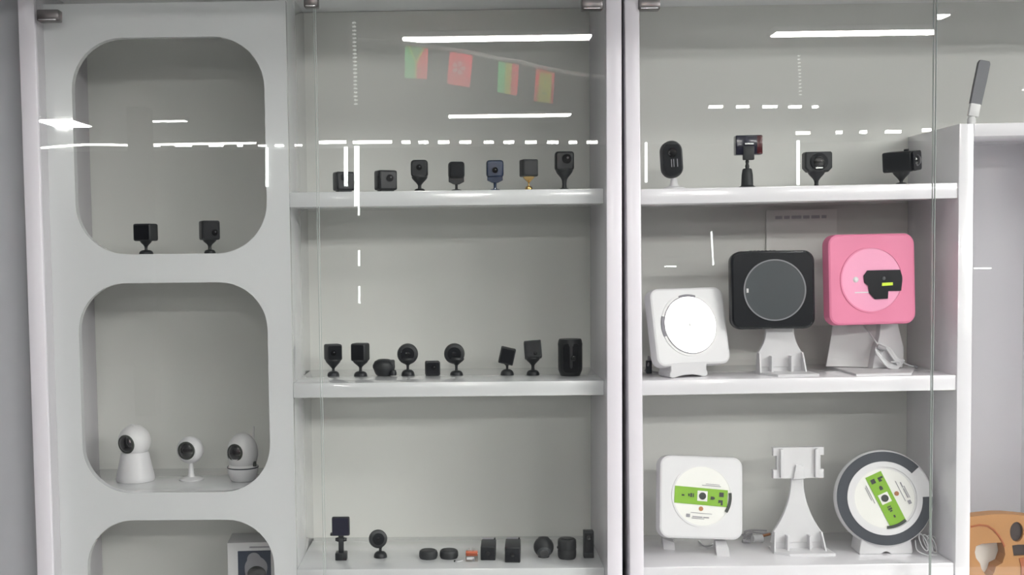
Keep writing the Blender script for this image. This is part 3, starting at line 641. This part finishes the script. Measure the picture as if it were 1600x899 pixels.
# packaged camera in the lowest niche
pz = at(400, 899, .10); t = thing('camera_box', 'white retail box with a dark picture of a dome camera in the lowest left niche', 'box', (at(397, 880, .1).x, .14, NB3), (0, 0, R(4)))
s = sc(.10); zt = at(390, 848, .10).z-NB3; hw = 44*s
MB().box(-hw, hw, -.04, .05, 0, zt, .0015).build('carton', 'milk_plastic', t)
zp = at(390, 861, .10).z-NB3; pw = 26*s
MB().box(-pw-.002, pw-.002, -.0408, -.0395, .03, zp).build('picture', 'blue_photo', t)
MB().prism([(v[0], v[1]) for v in circle(18*s, 32, 1*s, zp-27*s)]+[], -.0414, -.0402).prism([(-17*s, zp-31*s), (18*s, zp-31*s), (15*s, zp-60*s), (-13*s, zp-60*s)], -.0414, -.0402).prism(circle(11*s, 20, -2*s, zp-14*s), -.0413, -.0402).build('camera_print', 'ink_grey', t)
MB().prism(circle(15.5*s, 32, 2*s, zp-40*s), -.0420, -.0412).build('lens_print', 'lens_glass', t)
MB().box(-hw*.2, hw*.8, -.0406, -.0398, zt-.012, zt-.009).build('print_line', 'ink_grey', t)

# ---------------------------------------------------------------- right cabinet, upper shelf
t, s = cam_thing('oval_camera', 'tall oval black camera on a white foot, leftmost in the right cabinet', 1053, 291.5, Q1, .05, 'R', group=GS); Z = lambda y: (291.5-y)*s
M = Matrix.Translation((-3.5*s, 0, Z(245.5))) @ Matrix.Rotation(R(-3), 4, 'Y')
m = MB(); m.M = M; m.prism(rrect(33*s, 57.5*s, 16.3*s, 10), -.013, .016, .006, True); b = m.build('body', 'black_plastic', t)
m = MB(); m.M = M; m.prism(rrect(28*s, 52*s, 13.8*s, 10), -.0142, -.012, .001); m.build('front_glass', 'black_gloss', b)
m = MB(); m.M = M; m.lathe([(0, -.004), (5*s, -.0035), (7*s, 0)], 20, 'y', (0, -.0142, 10*s)); m.build('lens', 'lens_glass', b)
for dx in (-2, 1.5, 7): 
    m = MB(); m.M = M; m.box((dx-.5)*s, (dx+.5)*s, -.0152, -.014, -12*s, 0); m.build('slot_mark', 'ink_grey', b)
MB().lathe([(0, 0), (18*s, 0), (17*s, 2.5*s), (8*s, 5*s), (6*s, 8*s), (5*s, 15*s), (4*s, 18*s), (0, 18*s)], 28).build('foot', 'white_plastic', t)
t, s = cam_thing('square_camera', 'square glossy camera with a dark red edge on a tapered black pedestal', 1167.5, 290.5, Q1, .05, 'R', group=GS); Z = lambda y: (290.5-y)*s
MB().box(-19*s, 21.5*s, -.012, .012, Z(240), Z(210), .0022, 3).build('body', 'screen_dark', t)
MB().box(13*s, 21.8*s, -.0125, .0122, Z(239), Z(211), .001).build('red_edge', 'dark_red', t)
MB().box(-8*s, 8.5*s, -.016, -.004, Z(248), Z(227), .0015).build('clip', 'charcoal', t)
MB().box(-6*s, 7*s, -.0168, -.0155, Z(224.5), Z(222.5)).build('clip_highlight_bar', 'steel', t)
MB().lathe([(0, Z(264)), (2.6*s, Z(262)), (3.4*s, Z(257)), (2.2*s, Z(253)), (3*s, Z(250)), (2*s, Z(247)), (0, Z(246))], 16).build('ball_joint', 'black_plastic', t)
MB().lathe([(0, 0), (17*s, 0), (17*s, .8*s), (11*s, 2.5*s), (9.2*s, 4*s), (8.6*s, 20*s), (7.2*s, Z(262)), (5.5*s, Z(260.5)), (0, Z(260.5))], 28).build('pedestal', 'charcoal', t)
t, s = cam_thing('stem_camera', 'round-cornered black camera with bright lens glints on a plain stem in the right cabinet', 1275.5, 289.5, Q1, .05, 'R', group=GS); Z = lambda y: (289.5-y)*s
M = Matrix.Translation((1*s, 0, Z(252)))
m = MB(); m.M = M; w_, h_ = 42*s/2, 31*s/2
m.prism([(-w_*.9, h_), (-w_, h_*.85), (-w_, -h_*.6), (-w_*.72, -h_), (w_*.72, -h_), (w_, -h_*.6), (w_, h_*.85), (w_*.9, h_)], -.014, .014, .0035); b = m.build('body', 'black_plastic', t)
m = MB(); m.M = M; m.prism(circle(13.5*s, 28), -.0175, -.013, .001); e = m.build('face_plate', 'black_gloss', b)
m = MB(); m.M = M; m.lathe([(0, -.006), (5*s, -.005), (8*s, -.001), (8*s, 0)], 24, 'y', (-.5*s, -.0175, 0)); m.build('lens', 'lens_glass', b)
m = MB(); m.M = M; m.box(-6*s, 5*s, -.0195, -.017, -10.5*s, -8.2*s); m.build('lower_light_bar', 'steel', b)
stand(t, s, 267, 27, 281, 6, 288, 13, 289.5)
t, s = cam_thing('lens_camera', 'bulky black camera turned sideways with a glossy lens end, rightmost in the right cabinet', 1408, 288.3, Q1, .05, 'R', group=GS); Z = lambda y: (288.3-y)*s
M = Matrix.Translation((-2*s, 0, Z(252))) @ Euler((0, R(-7), R(48)), 'XYZ').to_matrix().to_4x4()
m = MB(); m.M = M; m.box(-16*s, 16*s, -24*s, 22*s, -16*s, 15*s, .004, 3); b = m.build('body', 'black_plastic', t)
m = MB(); m.M = M; m.prism(rrect(31*s, 30*s, .006, cz=-.5*s), -27.5*s, -23*s, .001); m.build('lens_end', 'black_gloss', b)
m = MB(); m.M = M; m.lathe([(0, -.005), (6*s, -.004), (9*s, 0)], 24, 'y', (0, -27.5*s, 0)); m.build('lens', 'lens_glass', b)
m = MB(); m.M = M; m.box(-4*s, 3*s, -14*s, -8*s, 14*s, 18*s, .001); m.build('top_button', 'black_plastic', b)
stand(t, s, 268, 27, 282, 5, 284.5, 18, 288.3)

# ---------------------------------------------------------------- disc players
def player(label, cpx, cpy, wpx, hpx, Y, yaw, lean, roll, mt, rad, thick, side='R', cat='disc player', shelf=Q2):
    """root at the shelf under the player; returns root, matrix of the front centre, scale"""
    p = at(cpx, cpy, Y, side); s = sc(Y)
    t = thing('disc_player', label, cat, (p.x, p.y, shelf), (0, 0, 0), side)
    M = Matrix.Translation((0, 0, p.z-shelf)) @ Matrix.Rotation(yaw, 4, 'Z') @ Matrix.Rotation(-lean, 4, 'X') @ Matrix.Rotation(roll, 4, 'Y')
    w_, h_ = wpx*s, hpx*s
    m = MB(); m.M = M; m.prism(rrect(w_, h_, rad*s, 10), 0, thick, .005, True); m.build('case', mt, t)
    return t, M, s
def ringp(t, M, r0, r1, y0, y1, mt, name, a0=0, a1=360, n=56, parent=None):
    m = MB(); m.M = M
    if a1-a0 >= 360: m.lathe([(r0, y0), (r1, y0), (r1, y1), (r0, y1), (r0, y0)], n, 'y', cap=False)
    else: m.prism(arcband(r0, r1, a0, a1, n), y0, y1)
    return m.build(name, mt, parent or t)
def discp(t, M, r, y0, y1, mt, name, parent=None, cx=0, cz=0):
    m = MB(); m.M = M; m.prism(circle(r, 56, cx, cz), y0, y1); return m.build(name, mt, parent or t)
def poly(t, M, pts, y0, y1, mt, name):
    m = MB(); m.M = M; m.prism(pts, y0, y1); return m.build(name, mt, t)
def rot2(pts, a, cx=0, cz=0):
    c, s_ = math.cos(a), math.sin(a); return [(cx+x*c-z*s_, cz+x*s_+z*c) for x, z in pts]

# white player, centre shelf
t, M, s = player('white square disc player with a shiny white disc, left on the centre right shelf', 1079, 510, 129, 123, .06, R(19), R(13), 0, 'white_plastic', 15, .03)
D = M @ Matrix.Translation((-1*s, 0, 2*s))
ringp(t, D, 46*s, 49.5*s, -.0015, .004, 'milk_plastic', 'disc_well')
discp(t, D, 46.3*s, -.0008, .004, 'ink_grey', 'well_floor')
d = discp(t, D, 44.5*s, -.0035, -.0012, 'silver_disc', 'disc')
discp(t, D, 2.6*s, -.005, -.003, 'milk_plastic', 'hub', d)
ringp(t, D, 45*s, 48.5*s, -.0024, -.001, 'slot_grey', 'finger_slot', 72, 108, 14)
ringp(t, D, 45*s, 50*s, -.0024, -.001, 'slot_grey', 'finger_slot', 162, 200, 14)
for k in range(8): 
    m = MB(); m.M = M; m.box((-11+k*4.2)*s, (-8+k*4.2)*s, .006, .012, -62.3*s, -60.8*s); m.build('button', 'slot_grey', t)
zb = (M @ Vector((0, 0, -60*s))).z
m = MB(); m.M = Matrix.Translation((-11*s, 0, 0)) @ Matrix.Rotation(R(19), 4, 'Z'); wv = 33*s
ol = [(-wv*.95, zb+.006), (-wv*.93, zb*.55), (-wv, zb*.35), (-wv, zb*.15), (-wv*.92, .001), (-wv*.8, 0)]
ol = ol+[(x_*wv, .006*(1-(x_/.8)**2)) for x_ in (-.5, -.2, .2, .5)]+[(-x_, z_) for x_, z_ in ol[::-1]]
m.prism(ol, -.022, .03, .002); m.build('foot', 'white_plastic', t)
p = on(1020, 585, Q2, 'R'); tw = thing('power_cable', 'grey cable end lying behind the white disc player at the left corner', 'cable', p, (0, 0, 0), 'R')
MB().tube(bezier([(-.012, .03, .004), (-.008, .01, .02), (-.004, .03, .035), (.004, .05, .02), (0, .02, .005), (.012, -.005, .003), (.026, -.018, .003)]), .0022, 6).build('wire', 'cable_grey', tw)
MB().box(-.012, 0, .01, .022, 0, .028, .002).build('plug', 'slate_ring', tw)

# stand for the players
def player_stand(t, s, yaw, H, neck_w, wide_w, foot_w, x=0, mt='white_plastic', clamp=False, plate_d=.085, low=13, mid=30):
    """upright flared neck over a box foot; sizes in pixels"""
    Mz = Matrix.Translation((x, 0, 0)) @ Matrix.Rotation(yaw, 4, 'Z')
    lo, mi = low*s, mid*s; prof = []
    for k in range(11):
        f_ = k/10; hw = (wide_w/2+(neck_w/2-wide_w/2)*(1-(1-f_)**2.2))*s; prof.append((hw, mi+f_*(H*s-mi)))
    ol = [(foot_w/2*s, lo), (wide_w/2*s, mi)]+prof[1:]
    ol = ol+[(-x_, z_) for x_, z_ in ol[::-1]]
    m = MB(); m.M = Mz; m.prism(ol, .006, .016, .0015); m.build('neck', mt, t)
    m = MB(); m.M = Mz                                     # side cheeks, inner ribs and top of the foot box
    fw2, ww2 = foot_w/2*s, wide_w/2*s
    for sg in (-1, 1):
        m.add([(sg*fw2, -.02, .004), (sg*fw2, .010, .004), (sg*ww2, .010, mi), (sg*ww2, -.004, mi), (sg*(fw2-.003), -.02, .004), (sg*(fw2-.003), .010, .004), (sg*(ww2-.003), .010, mi), (sg*(ww2-.003), -.004, mi)],
              [(0,1,2,3), (4,7,6,5), (0,3,7,4), (1,5,6,2), (0,4,5,1), (3,2,6,7)])
    m.build('cheeks', mt, t)
    for sg in (-1, 1):
        m = MB(); m.M = Mz; m.box(sg*fw2*.42-.002, sg*fw2*.42+.002, -.012, .010, .004, mi*.85); m.build('rib', mt, t)
    m = MB(); m.M = Mz; m.prism([(-fw2, .004), (fw2, .004), (ww2, mi), (-ww2, mi)], .008, .012); m.build('inner_wall', mt, t)
    m = MB(); m.M = Mz; m.lathe([(0, -.001), (2.8*s, -.001), (2.8*s, .001), (0, .001)], 16, 'y', (-fw2*.05, .0075, mi*.55)); m.build('screw_hole', 'slot_grey', t)
    m = MB(); m.M = Mz                                     # foot plate with cut front-left corner
    m.add([(-fw2, .03, 0), (fw2*1.1, .03, 0), (fw2*1.22, -plate_d+.02, 0), (-fw2*.5, -plate_d+.02, 0), (-fw2, -.02, 0), (-fw2, .03, .005), (fw2*1.1, .03, .005), (fw2*1.22, -plate_d+.02, .005), (-fw2*.5, -plate_d+.02, .005), (-fw2, -.02, .005)],
          [(0,1,2,3,4), (9,8,7,6,5), (0,5,6,1), (1,6,7,2), (2,7,8,3), (3,8,9,4), (4,9,5,0)])
    m.build('foot_plate', mt, t)
    if clamp:
        z0, z1 = (H-2)*s, (H+47)*s; hw = 39.5*s; nt_ = 5.5*s
        m = MB(); m.M = Mz
        m.prism([(-hw, z0), (hw, z0), (hw, z0+14*s), (hw-nt_, z0+14*s), (hw-nt_, z1-13*s), (hw, z1-13*s), (hw, z1), (-hw, z1), (-hw, z1-13*s), (-hw+nt_, z1-13*s), (-hw+nt_, z0+14*s), (-hw, z0+14*s)], -.004, .010, .001); m.build('clamp_head', mt, t)
        for sg in (-1, 1):
            m = MB(); m.M = Mz; m.box(sg*27*s-2.4*s, sg*27*s+2.4*s, -.012, -.003, z0+2*s, z1-2*s, .001); m.build('clamp_rail', mt, t)
        m = MB(); m.M = Mz; m.prism([(-9*s, z0), (9*s, z0), (6*s, z0+20*s), (-5*s, z0+22*s)], -.010, -.002, .001); m.build('neck_rib', mt, t)

# black player on a stand, centre shelf
t, M, s = player('black square disc player with a grey smoked disc on a white stand', 1208, 453, 129, 122, .06, R(-2), R(4), 0, 'black_gloss', 17, .035)
D = M @ Matrix.Translation((2.5*s, 0, -0.5*s))
ringp(t, D, 46*s, 48*s, -.002, .003, 'grey_plastic', 'disc_rim')
d = discp(t, D, 46*s, -.001, .003, 'smoke_disc', 'disc_cover')
m = MB(); m.M = D; m.box(-43.5*s, -40.5*s, -.002, -.0005, -3.5*s, 3*s); m.build('white_mark', 'milk_plastic', d)
for k in range(7):
    m = MB(); m.M = M; m.box((-34+k*6)*s, (-30+k*6)*s, .008, .02, 60.5*s, 62*s, .0006); m.build('button', 'black_plastic', t)
st = thing('player_stand', 'white stand holding up the black disc player', 'stand', (on(1200, 576, Q2, 'R').x, .085, Q2), (0, 0, 0), 'R')
player_stand(st, s, R(2), 72, 44, 70, 74, low=10, mid=33, plate_d=.085)

# pink player on a stand, centre shelf
t, M, s = player('pink square disc player with a black reader cover, right on the centre right shelf', 1363, 436.5, 142, 141, .05, R(8), R(3), 0, 'pink_plastic', 17, .032)
D = M @ Matrix.Translation((-1*s, 0, -1*s))
ringp(t, D, 49*s, 51.5*s, -.0018, .003, 'pink_plastic', 'disc_rim')
discp(t, D, 49.2*s, -.0005, .003, 'pink_disc', 'disc_well')
def pk(x, y): return ((x-332)/3.595*s, (315-y)/3.595*s)
poly(t, D, [pk(*q_) for q_ in ((305, 262), (496, 262), (508, 300), (508, 325), (500, 380), (425, 380), (421, 422), (345, 424), (312, 388), (308, 348), (286, 330), (283, 290))], -.003, 0, 'black_gloss', 'reader_cover')
poly(t, D, [pk(*q_) for q_ in ((388, 333), (450, 332), (450, 348), (386, 351))], -.0042, -.003, 'lime', 'lime_sticker')
m = MB(); m.M = D; m.lathe([(0, -.004), (2.6*s, -.0035), (3*s, -.003)], 16, 'y', (*[pk(400, 308)[0]], 0, pk(400, 308)[1])); m.build('laser_lens', 'lens_rim', t)
m = MB(); m.M = D; m.lathe([(0, -.004), (3*s, -.003), (4.5*s, -.0006)], 16, 'y', (pk(238, 312)[0], 0, pk(238, 312)[1])); m.build('spindle', 'milk_plastic', t)
m = MB(); m.M = D; m.prism(rrect(44*s, 1.6*s, .0005, 3, pk(310, 384)[0], pk(310, 384)[1]), -.0012, 0); m.build('panel_line', 'milk_plastic', t)
stb = Vector((on(1360, 578, Q2, 'R').x, .11, Q2))
st = thing('player_stand', 'white stand turned sideways under the pink disc player', 'stand', stb, (0, 0, 0), 'R')
def ps(x, y, Y): q_ = at(x, y, Y, 'R')-stb; return (q_.x, max(q_.z, .005))
def slab(pts, Y, th, mt, name, yaw=0):
    o_ = [ps(x, y, Y) for x, y in pts]; cx = sum(q_[0] for q_ in o_)/len(o_)
    m_ = MB(); m_.M = Matrix.Translation((cx, Y-stb.y, 0)) @ Matrix.Rotation(yaw, 4, 'Z'); m_.prism([((x-cx)/math.cos(yaw), z) for x, z in o_], 0, th, .0012); m_.build(name, mt, st)
slab([(1306, 498), (1374, 498), (1372, 530), (1366, 574), (1294, 574)], .135, .006, 'milk_plastic', 'side_wing', R(-14))
slab([(1376, 498), (1402, 498), (1408, 522), (1414, 545), (1412, 576), (1362, 576), (1366, 550), (1373, 525)], .115, .022, 'white_plastic', 'neck', R(10))
fo = [on(x, y, Q2, 'R')-stb for x, y in ((1293, 574.5), (1338, 588), (1424, 586), (1430, 575.5))]
MB().add([(q_.x, q_.y, z_) for z_ in (0, .0045) for q_ in fo], [(3, 2, 1, 0), (4, 5, 6, 7), (0, 1, 5, 4), (1, 2, 6, 5), (2, 3, 7, 6), (3, 0, 4, 7)]).build('foot_plate', 'white_plastic', st)
def coil(label, base, pts_list, mt='cable', r=.0016, plug=None, side='R', name='power_cable'):
    t_ = thing(name, label, 'cable', base, (0, 0, 0), side)
    m = MB()
    for P_ in pts_list: m.tube(bezier(P_, 6), r, 6)
    m.build('wire', mt, t_)
    if plug:
        for (nm, a, b, rr, pm) in plug: MB().tube([a, b], rr, 10).build(nm, pm, t_)
    return t_
b0 = on(1392, 580, Q2, 'R'); s = sc(b0.y)
def loc(x, y, dy=0): p_ = at(x, y, b0.y+dy, 'R'); return tuple(p_-b0)
loops = [[loc(1347, 506, .04), loc(1358, 520, .02), loc(1370, 537, .0), loc(1380, 550)]]
for k in range(6):
    e_ = k*1.8
    loops.append([loc(1376+e_, 538+e_*.5, .004*k), loc(1368+e_, 548+e_, -.004), loc(1386+e_*1.2, 573-e_*.3, -.008+.003*k), loc(1404+e_, 575-e_*1.2, -.006), loc(1394+e_, 558+e_*.3, .004), loc(1381+e_, 540+e_*.4, .006)])
loops.append([loc(1392, 566, -.006), loc(1408, 566, 0), loc(1420, 571, .01), loc(1428, 573, .02)])
coil('bundled pale cable with loops hanging under the pink disc player', b0, loops, plug=[('cable_tie', loc(1371, 541, -.004), loc(1383, 546, -.006), .005, 'cable_grey'), ('plug_tip', loc(1427, 573, .02), loc(1433, 574.5, .02), .003, 'grey_plastic')])

# pale card at the back board above the black player
p = at(1252, 440, BACK-.002, 'R'); a_ = at(1197, 329, BACK-.002, 'R'); b_ = at(1307, 329, BACK-.002, 'R')
t = thing('paper_card', 'pale paper notice on the back board behind the black and pink players', 'paper', (p.x, BACK-.003, p.z), (0, 0, 0), 'R')
hw = (b_.x-a_.x)/2; zt = a_.z-p.z
MB().box(-hw, hw, -.0015, .0015, -.10, zt).build('sheet', 'paper', t)
for k, xw in enumerate((.10, .08, .14, .09, .12, .07)):
    x0_ = -hw*.75+sum((.10, .08, .14, .09, .12, .07)[:k])*hw*2+k*.004
    MB().box(x0_, x0_+xw*hw*2, -.0019, -.0013, zt-.020, zt-.013).build('print_mark', 'faint_ink', t)

# white player with green label, lower shelf
t, M, s = player('white square disc player with a green-banded label, left on the lower right shelf', 1096, 777.5, 134, 130, .09, R(6), R(12), R(4.0), 'white_plastic', 17, .035, shelf=Q3)
D = M @ Matrix.Translation((1*s, 0, 2*s))
ringp(t, D, 46*s, 49*s, -.0016, .003, 'milk_plastic', 'disc_well')
d = discp(t, D, 46*s, -.0008, .002, 'paper', 'label_disc')
def label_art(D, d, s, ang, R_=45):
    g_ = [(-R_*.985*s, 12.5*s), (-R_*.985*s, -14*s), (R_*.90*s, -14*s), (R_*.90*s, 12.5*s)]
    poly(d, D, rot2(g_, ang), -.0022, -.0006, 'green_label', 'green_band')
    poly(d, D, rot2([(-8*s, 8*s), (-8*s, -8*s), (8*s, -8*s), (8*s, 8*s)], ang), -.003, -.002, 'paper', 'hub_square')
    m_ = MB(); m_.M = D; m_.prism(circle(5.6*s, 24), -.0045, -.002); m_.build('hub', 'ink', d)
    m_ = MB(); m_.M = D
    for (x, z, w_, h_) in ((-18, 0, 3, 6), (-21.5, 0, 2, 4), (-14.5, 0, 1.6, 6), (16, -2, 5, 5), (19, -2, 2, 3), (-31, -1, 4, 2.4)):
        m_.prism(rot2([(x*s+u*w_*s/2, z*s+v_*h_*s/2) for u, v_ in ((-1, -1), (1, -1), (1, 1), (-1, 1))], ang), -.0030, -.002)
    m_.build('printed_icons', 'ink', d)
    poly(d, D, rot2([(27*s, 8*s), (34*s, 8*s), (34*s, 1*s), (27*s, 1*s)], ang), -.0030, -.002, 'ink', 'printed_square')
    poly(d, D, rot2([(26*s, -4*s), (33*s, -4*s), (33*s, -12*s), (30*s, -12*s), (30*s, -8*s), (26*s, -9*s)], ang), -.0030, -.002, 'ink', 'printed_bracket')
    poly(d, D, rot2(circle(3.6*s, 12, -1*s, -20*s), ang), -.0022, -.0006, 'brown_logo', 'round_logo')
    m_ = MB(); m_.M = D
    for (x, z, w_, h_) in ((-21, -32, 6, 5), (-6, -33, 16, 1.6), (8, -33, 9, 1.6), (-5, -35.5, 20, 1), (0, -27, 34, .8), (14, 17, 30, 1), (16, 19.5, 22, .8)):
        m_.prism(rot2([(x*s+u*w_*s/2, z*s+v_*h_*s/2) for u, v_ in ((-1, -1), (1, -1), (1, 1), (-1, 1))], ang), -.0020, -.0006)
    m_.build('printed_lines', 'ink_grey', d)
label_art(D, d, s, R(-3.0))
ringp(t, D, 42.5*s, 47*s, -.004, -.002, 'ink', 'finger_slot', -32, 8, 16)
pl = on(1045, 857, Q3, 'R'); org = Vector((at(1096, 777.5, .09, 'R').x, .09, Q3))
for (x0_, x1_, y_) in ((1034, 1056, 858), (1117, 1141, 868)):
    a = on((x0_+x1_)/2, y_, Q3, 'R')-org; w_ = (x1_-x0_)/2*s*.8; zt_ = (M @ Vector((0, 0, -60*s))).z
    m = MB(); m.M = Matrix.Translation((a.x, a.y, 0))
    m.add([(-w_, -.004, 0), (w_, -.012, 0), (w_*.6, .06, 0), (-w_*.6, .06, 0), (-w_*1.1, 0, .022), (w_*.9, -.008, .016), (w_*.6, .055, zt_), (-w_*.6, .05, zt_)], [(0,1,2,3), (4,7,6,5), (0,4,5,1), (1,5,6,2), (2,6,7,3), (3,7,4,0)])
    m.build('foot', 'white_plastic', t)
b0 = on(1105, 856, Q3, 'R')
def loc(x, y, dy=0): return tuple(at(x, y, b0.y+dy, 'R')-b0)
coil('pale cable looping under the green-labelled square disc player', b0, [[loc(1092, 846, .05), loc(1098, 852, .02), loc(1108, 853.5, .0), loc(1118, 848, .03)]], r=.002)
b0 = on(1180, 849, Q3, 'R')
coil('white adapter plug with a bundled cord between the player and the empty stand', b0, [[loc(1160, 838, .02), loc(1168, 830, .02), loc(1180, 832, .03), loc(1196, 833, .03), loc(1204, 834, .02)], [loc(1160, 846, .01), loc(1167, 836, .01), loc(1175, 833, .02), loc(1166, 845, .01)], [loc(1162, 832, .03), loc(1172, 829, .03), loc(1186, 829, .04), loc(1198, 830, .04)]],
     mt='cable_grey', r=.0022, plug=[('adapter', loc(1176, 842, -.004), loc(1191, 842, .0), .0085, 'white_plastic'), ('plug_tip', loc(1191, 838, .01), loc(1203, 835, .015), .003, 'brown_logo'), ('cord_end', loc(1160, 846, .0), loc(1172, 846.5, .004), .004, 'cable_grey')])

# empty stand
p = on(1247, 862, Q3, 'R'); s = sc(p.y)
st = thing('player_stand', 'empty white player stand with a clamp head on the lower right shelf', 'stand', (p.x, p.y, Q3), (0, 0, 0), 'R')
player_stand(st, s, R(0), 119, 19, 75, 82, clamp=True, low=13, mid=31, plate_d=.06)

# round player
t, M, s = player('round white disc player with a dark ring and green-banded label on the lower right shelf', 1382, 779, 2, 2, .09, R(-4), R(11), 0, 'white_plastic', .8, .02, shelf=Q3)
m = MB(); m.M = M; m.lathe([(0, 0), (72*s, 0), (74.5*s, .003), (76*s, .009), (75*s, .022), (66*s, .034), (0, .036)], 64, 'y'); m.build('round_case', 'white_plastic', t)
ringp(t, M, 57.5*s, 73*s, -.0025, .001, 'slate_ring', 'dark_ring', 42, 362, 72)
ringp(t, M, 49*s, 57.5*s, -.004, .001, 'white_plastic', 'raised_rim')
ringp(t, M, 46*s, 49*s, -.0015, .001, 'milk_plastic', 'disc_well')
d = discp(t, M, 46*s, -.0008, .001, 'paper', 'label_disc')
label_art(M, d, s, R(114.5))
ringp(t, M, 43*s, 47.5*s, -.004, -.002, 'ink', 'finger_slot', -88, -48, 16)
zb = (M @ Vector((0, 0, -60*s))).z
m = MB(); wv = 42*s; ol = [(-wv*.9, zb), (-wv*1.0, .004), (-wv*.96, 0), (-8*s, 0), (-5*s, 2.5*s), (0, 4*s), (5*s, 2.5*s), (8*s, 0), (wv*.96, 0), (wv, .004), (wv*.9, zb)]
m.prism(ol, -.012, .045, .002); m.build('foot', 'white_plastic', t)
b0 = on(1450, 868, Q3, 'R')
loops = []
for k in range(5):
    cx_, cy_ = 1443+k*6.5, 848+k*1.2
    loops.append([loc(cx_-9*math.cos(a_)*.45-6*math.sin(a_), cy_-13*math.sin(a_)+2*math.cos(a_), .012+.006*k+.01*math.sin(a_)) for a_ in [2*math.pi*j/10 for j in range(11)]])
loops.append([loc(1430, 845, .02), loc(1433, 860, .0), loc(1446, 867, -.004), loc(1462, 870, .0)])
loops.append([loc(1448, 745, .12), loc(1457, 775, .11), loc(1459, 800, .10), loc(1452, 825, .07), loc(1452, 838, .04)])
coil('bundled pale cable with a white plug beside the round disc player', b0, loops, r=.0014, plug=[('plug', loc(1452, 869, .0), loc(1466, 872, .0), .0055, 'white_plastic'), ('plug_tip', loc(1466, 871, .0), loc(1479, 873, .0), .004, 'grey_plastic')])

# ---------------------------------------------------------------- far right
p = at(1518, 192.5, .02, 'R'); s = sc(.02)
t = thing('paddle_antenna', 'flat grey paddle antenna on a pale hinge standing on the right cabinet rail', 'antenna', (p.x, .02, ZRT), (0, 0, 0), 'R')
MB().lathe([(0, 0), (6.5*s, 0), (6*s, 9*s), (4.5*s, 12*s), (0, 12*s)], 20).build('base', 'milk_plastic', t)
M = Matrix.Translation((1*s, 0, 9*s)) @ Matrix.Rotation(R(11), 4, 'Y')
m = MB(); m.M = M; m.box(-8*s, 8*s, -.005, .005, 3*s, 24*s, .002); m.build('hinge', 'milk_plastic', t)
m = MB(); m.M = M; m.prism([(-8.5*s, 22*s), (8.5*s, 22*s), (9.5*s, 60*s), (9.5*s, 85*s), (7.5*s, 89*s), (-6.5*s, 89*s), (-8.5*s, 85*s), (-8.8*s, 50*s)], -.005, .005, .001); m.build('paddle', 'antenna_grey', t)

WY = .05; s = sc(WY); p = at(1555, 899, WY, 'R')
t = thing('wooden_panel', 'tan wooden cutout panel with dark oval and square openings at the lower right', 'wooden panel', (p.x, WY, 0.72), (0, 0, 0), 'R')
def wp(x, y): q_ = at(1490+x/7.555, 780+y/7.555, WY, 'R'); return (q_.x-p.x, q_.z-.72)
xl_ = XQ1+.001-p.x
top = [(xl_, wp(130, 222)[1]), wp(190, 215), wp(350, 195), wp(500, 180), wp(640, 180), wp(780, 192), wp(900, 205), wp(1000, 230)]
outer = [(xl_, 0.0)]+top+[(top[-1][0], 0.0)]
def ell(cx, cy, rx, ry, n=24): return [wp(cx+rx*math.cos(2*math.pi*k/n), cy+ry*math.sin(2*math.pi*k/n)) for k in range(n)]
openg = [wp(*q_) for q_ in ((265, 560), (330, 530), (470, 520), (585, 515), (600, 580), (610, 660), (575, 760), (500, 800), (480, 870), (440, 930), (380, 900), (330, 830), (310, 760), (265, 700), (250, 630))]
slot = [wp(*q_) for q_ in ((690, 550), (760, 540), (860, 540), (860, 670), (710, 678))]
bm = bmesh.new(); edges = []
for lp in (outer, openg, ell(745, 390, 80, 118), slot):
    vv = [bm.verts.new((q_[0], 0, q_[1])) for q_ in lp]; edges += [bm.edges.new((vv[i], vv[(i+1) % len(vv)])) for i in range(len(vv))]
bmesh.ops.triangle_fill(bm, use_beauty=True, use_dissolve=False, edges=edges)
ret = bmesh.ops.extrude_face_region(bm, geom=bm.faces[:])
for v in ret['geom']:
    if isinstance(v, bmesh.types.BMVert): v.co.y = .035
MB().bm(bm).build('board', 'tan_wood', t)
MB().prism(ell(745, 390, 78, 115), .006, .02, .001).build('oval_plug', 'dark_brown', t)
MB().prism(slot, .006, .02).build('slot_plug', 'dark_brown', t)
MB().tube([Vector((q_[0], -.0002, q_[1])) for q_ in (wp(200, 330), wp(300, 308), wp(400, 320), wp(470, 365), wp(530, 430), wp(565, 490), wp(600, 560))], .0022, 6).build('arc_line', 'red_brown', t)
MB().prism([wp(*q_) for q_ in ((770, 700), (830, 690), (860, 760), (850, 910), (800, 910), (795, 800))], -.002, .001).build('dark_strip', 'red_brown', t)
MB().box(openg[0][0]-.02, openg[3][0]+.02, .036, .04, openg[8][1]-.04, openg[2][1]+.02).build('white_backing', 'paper', t)
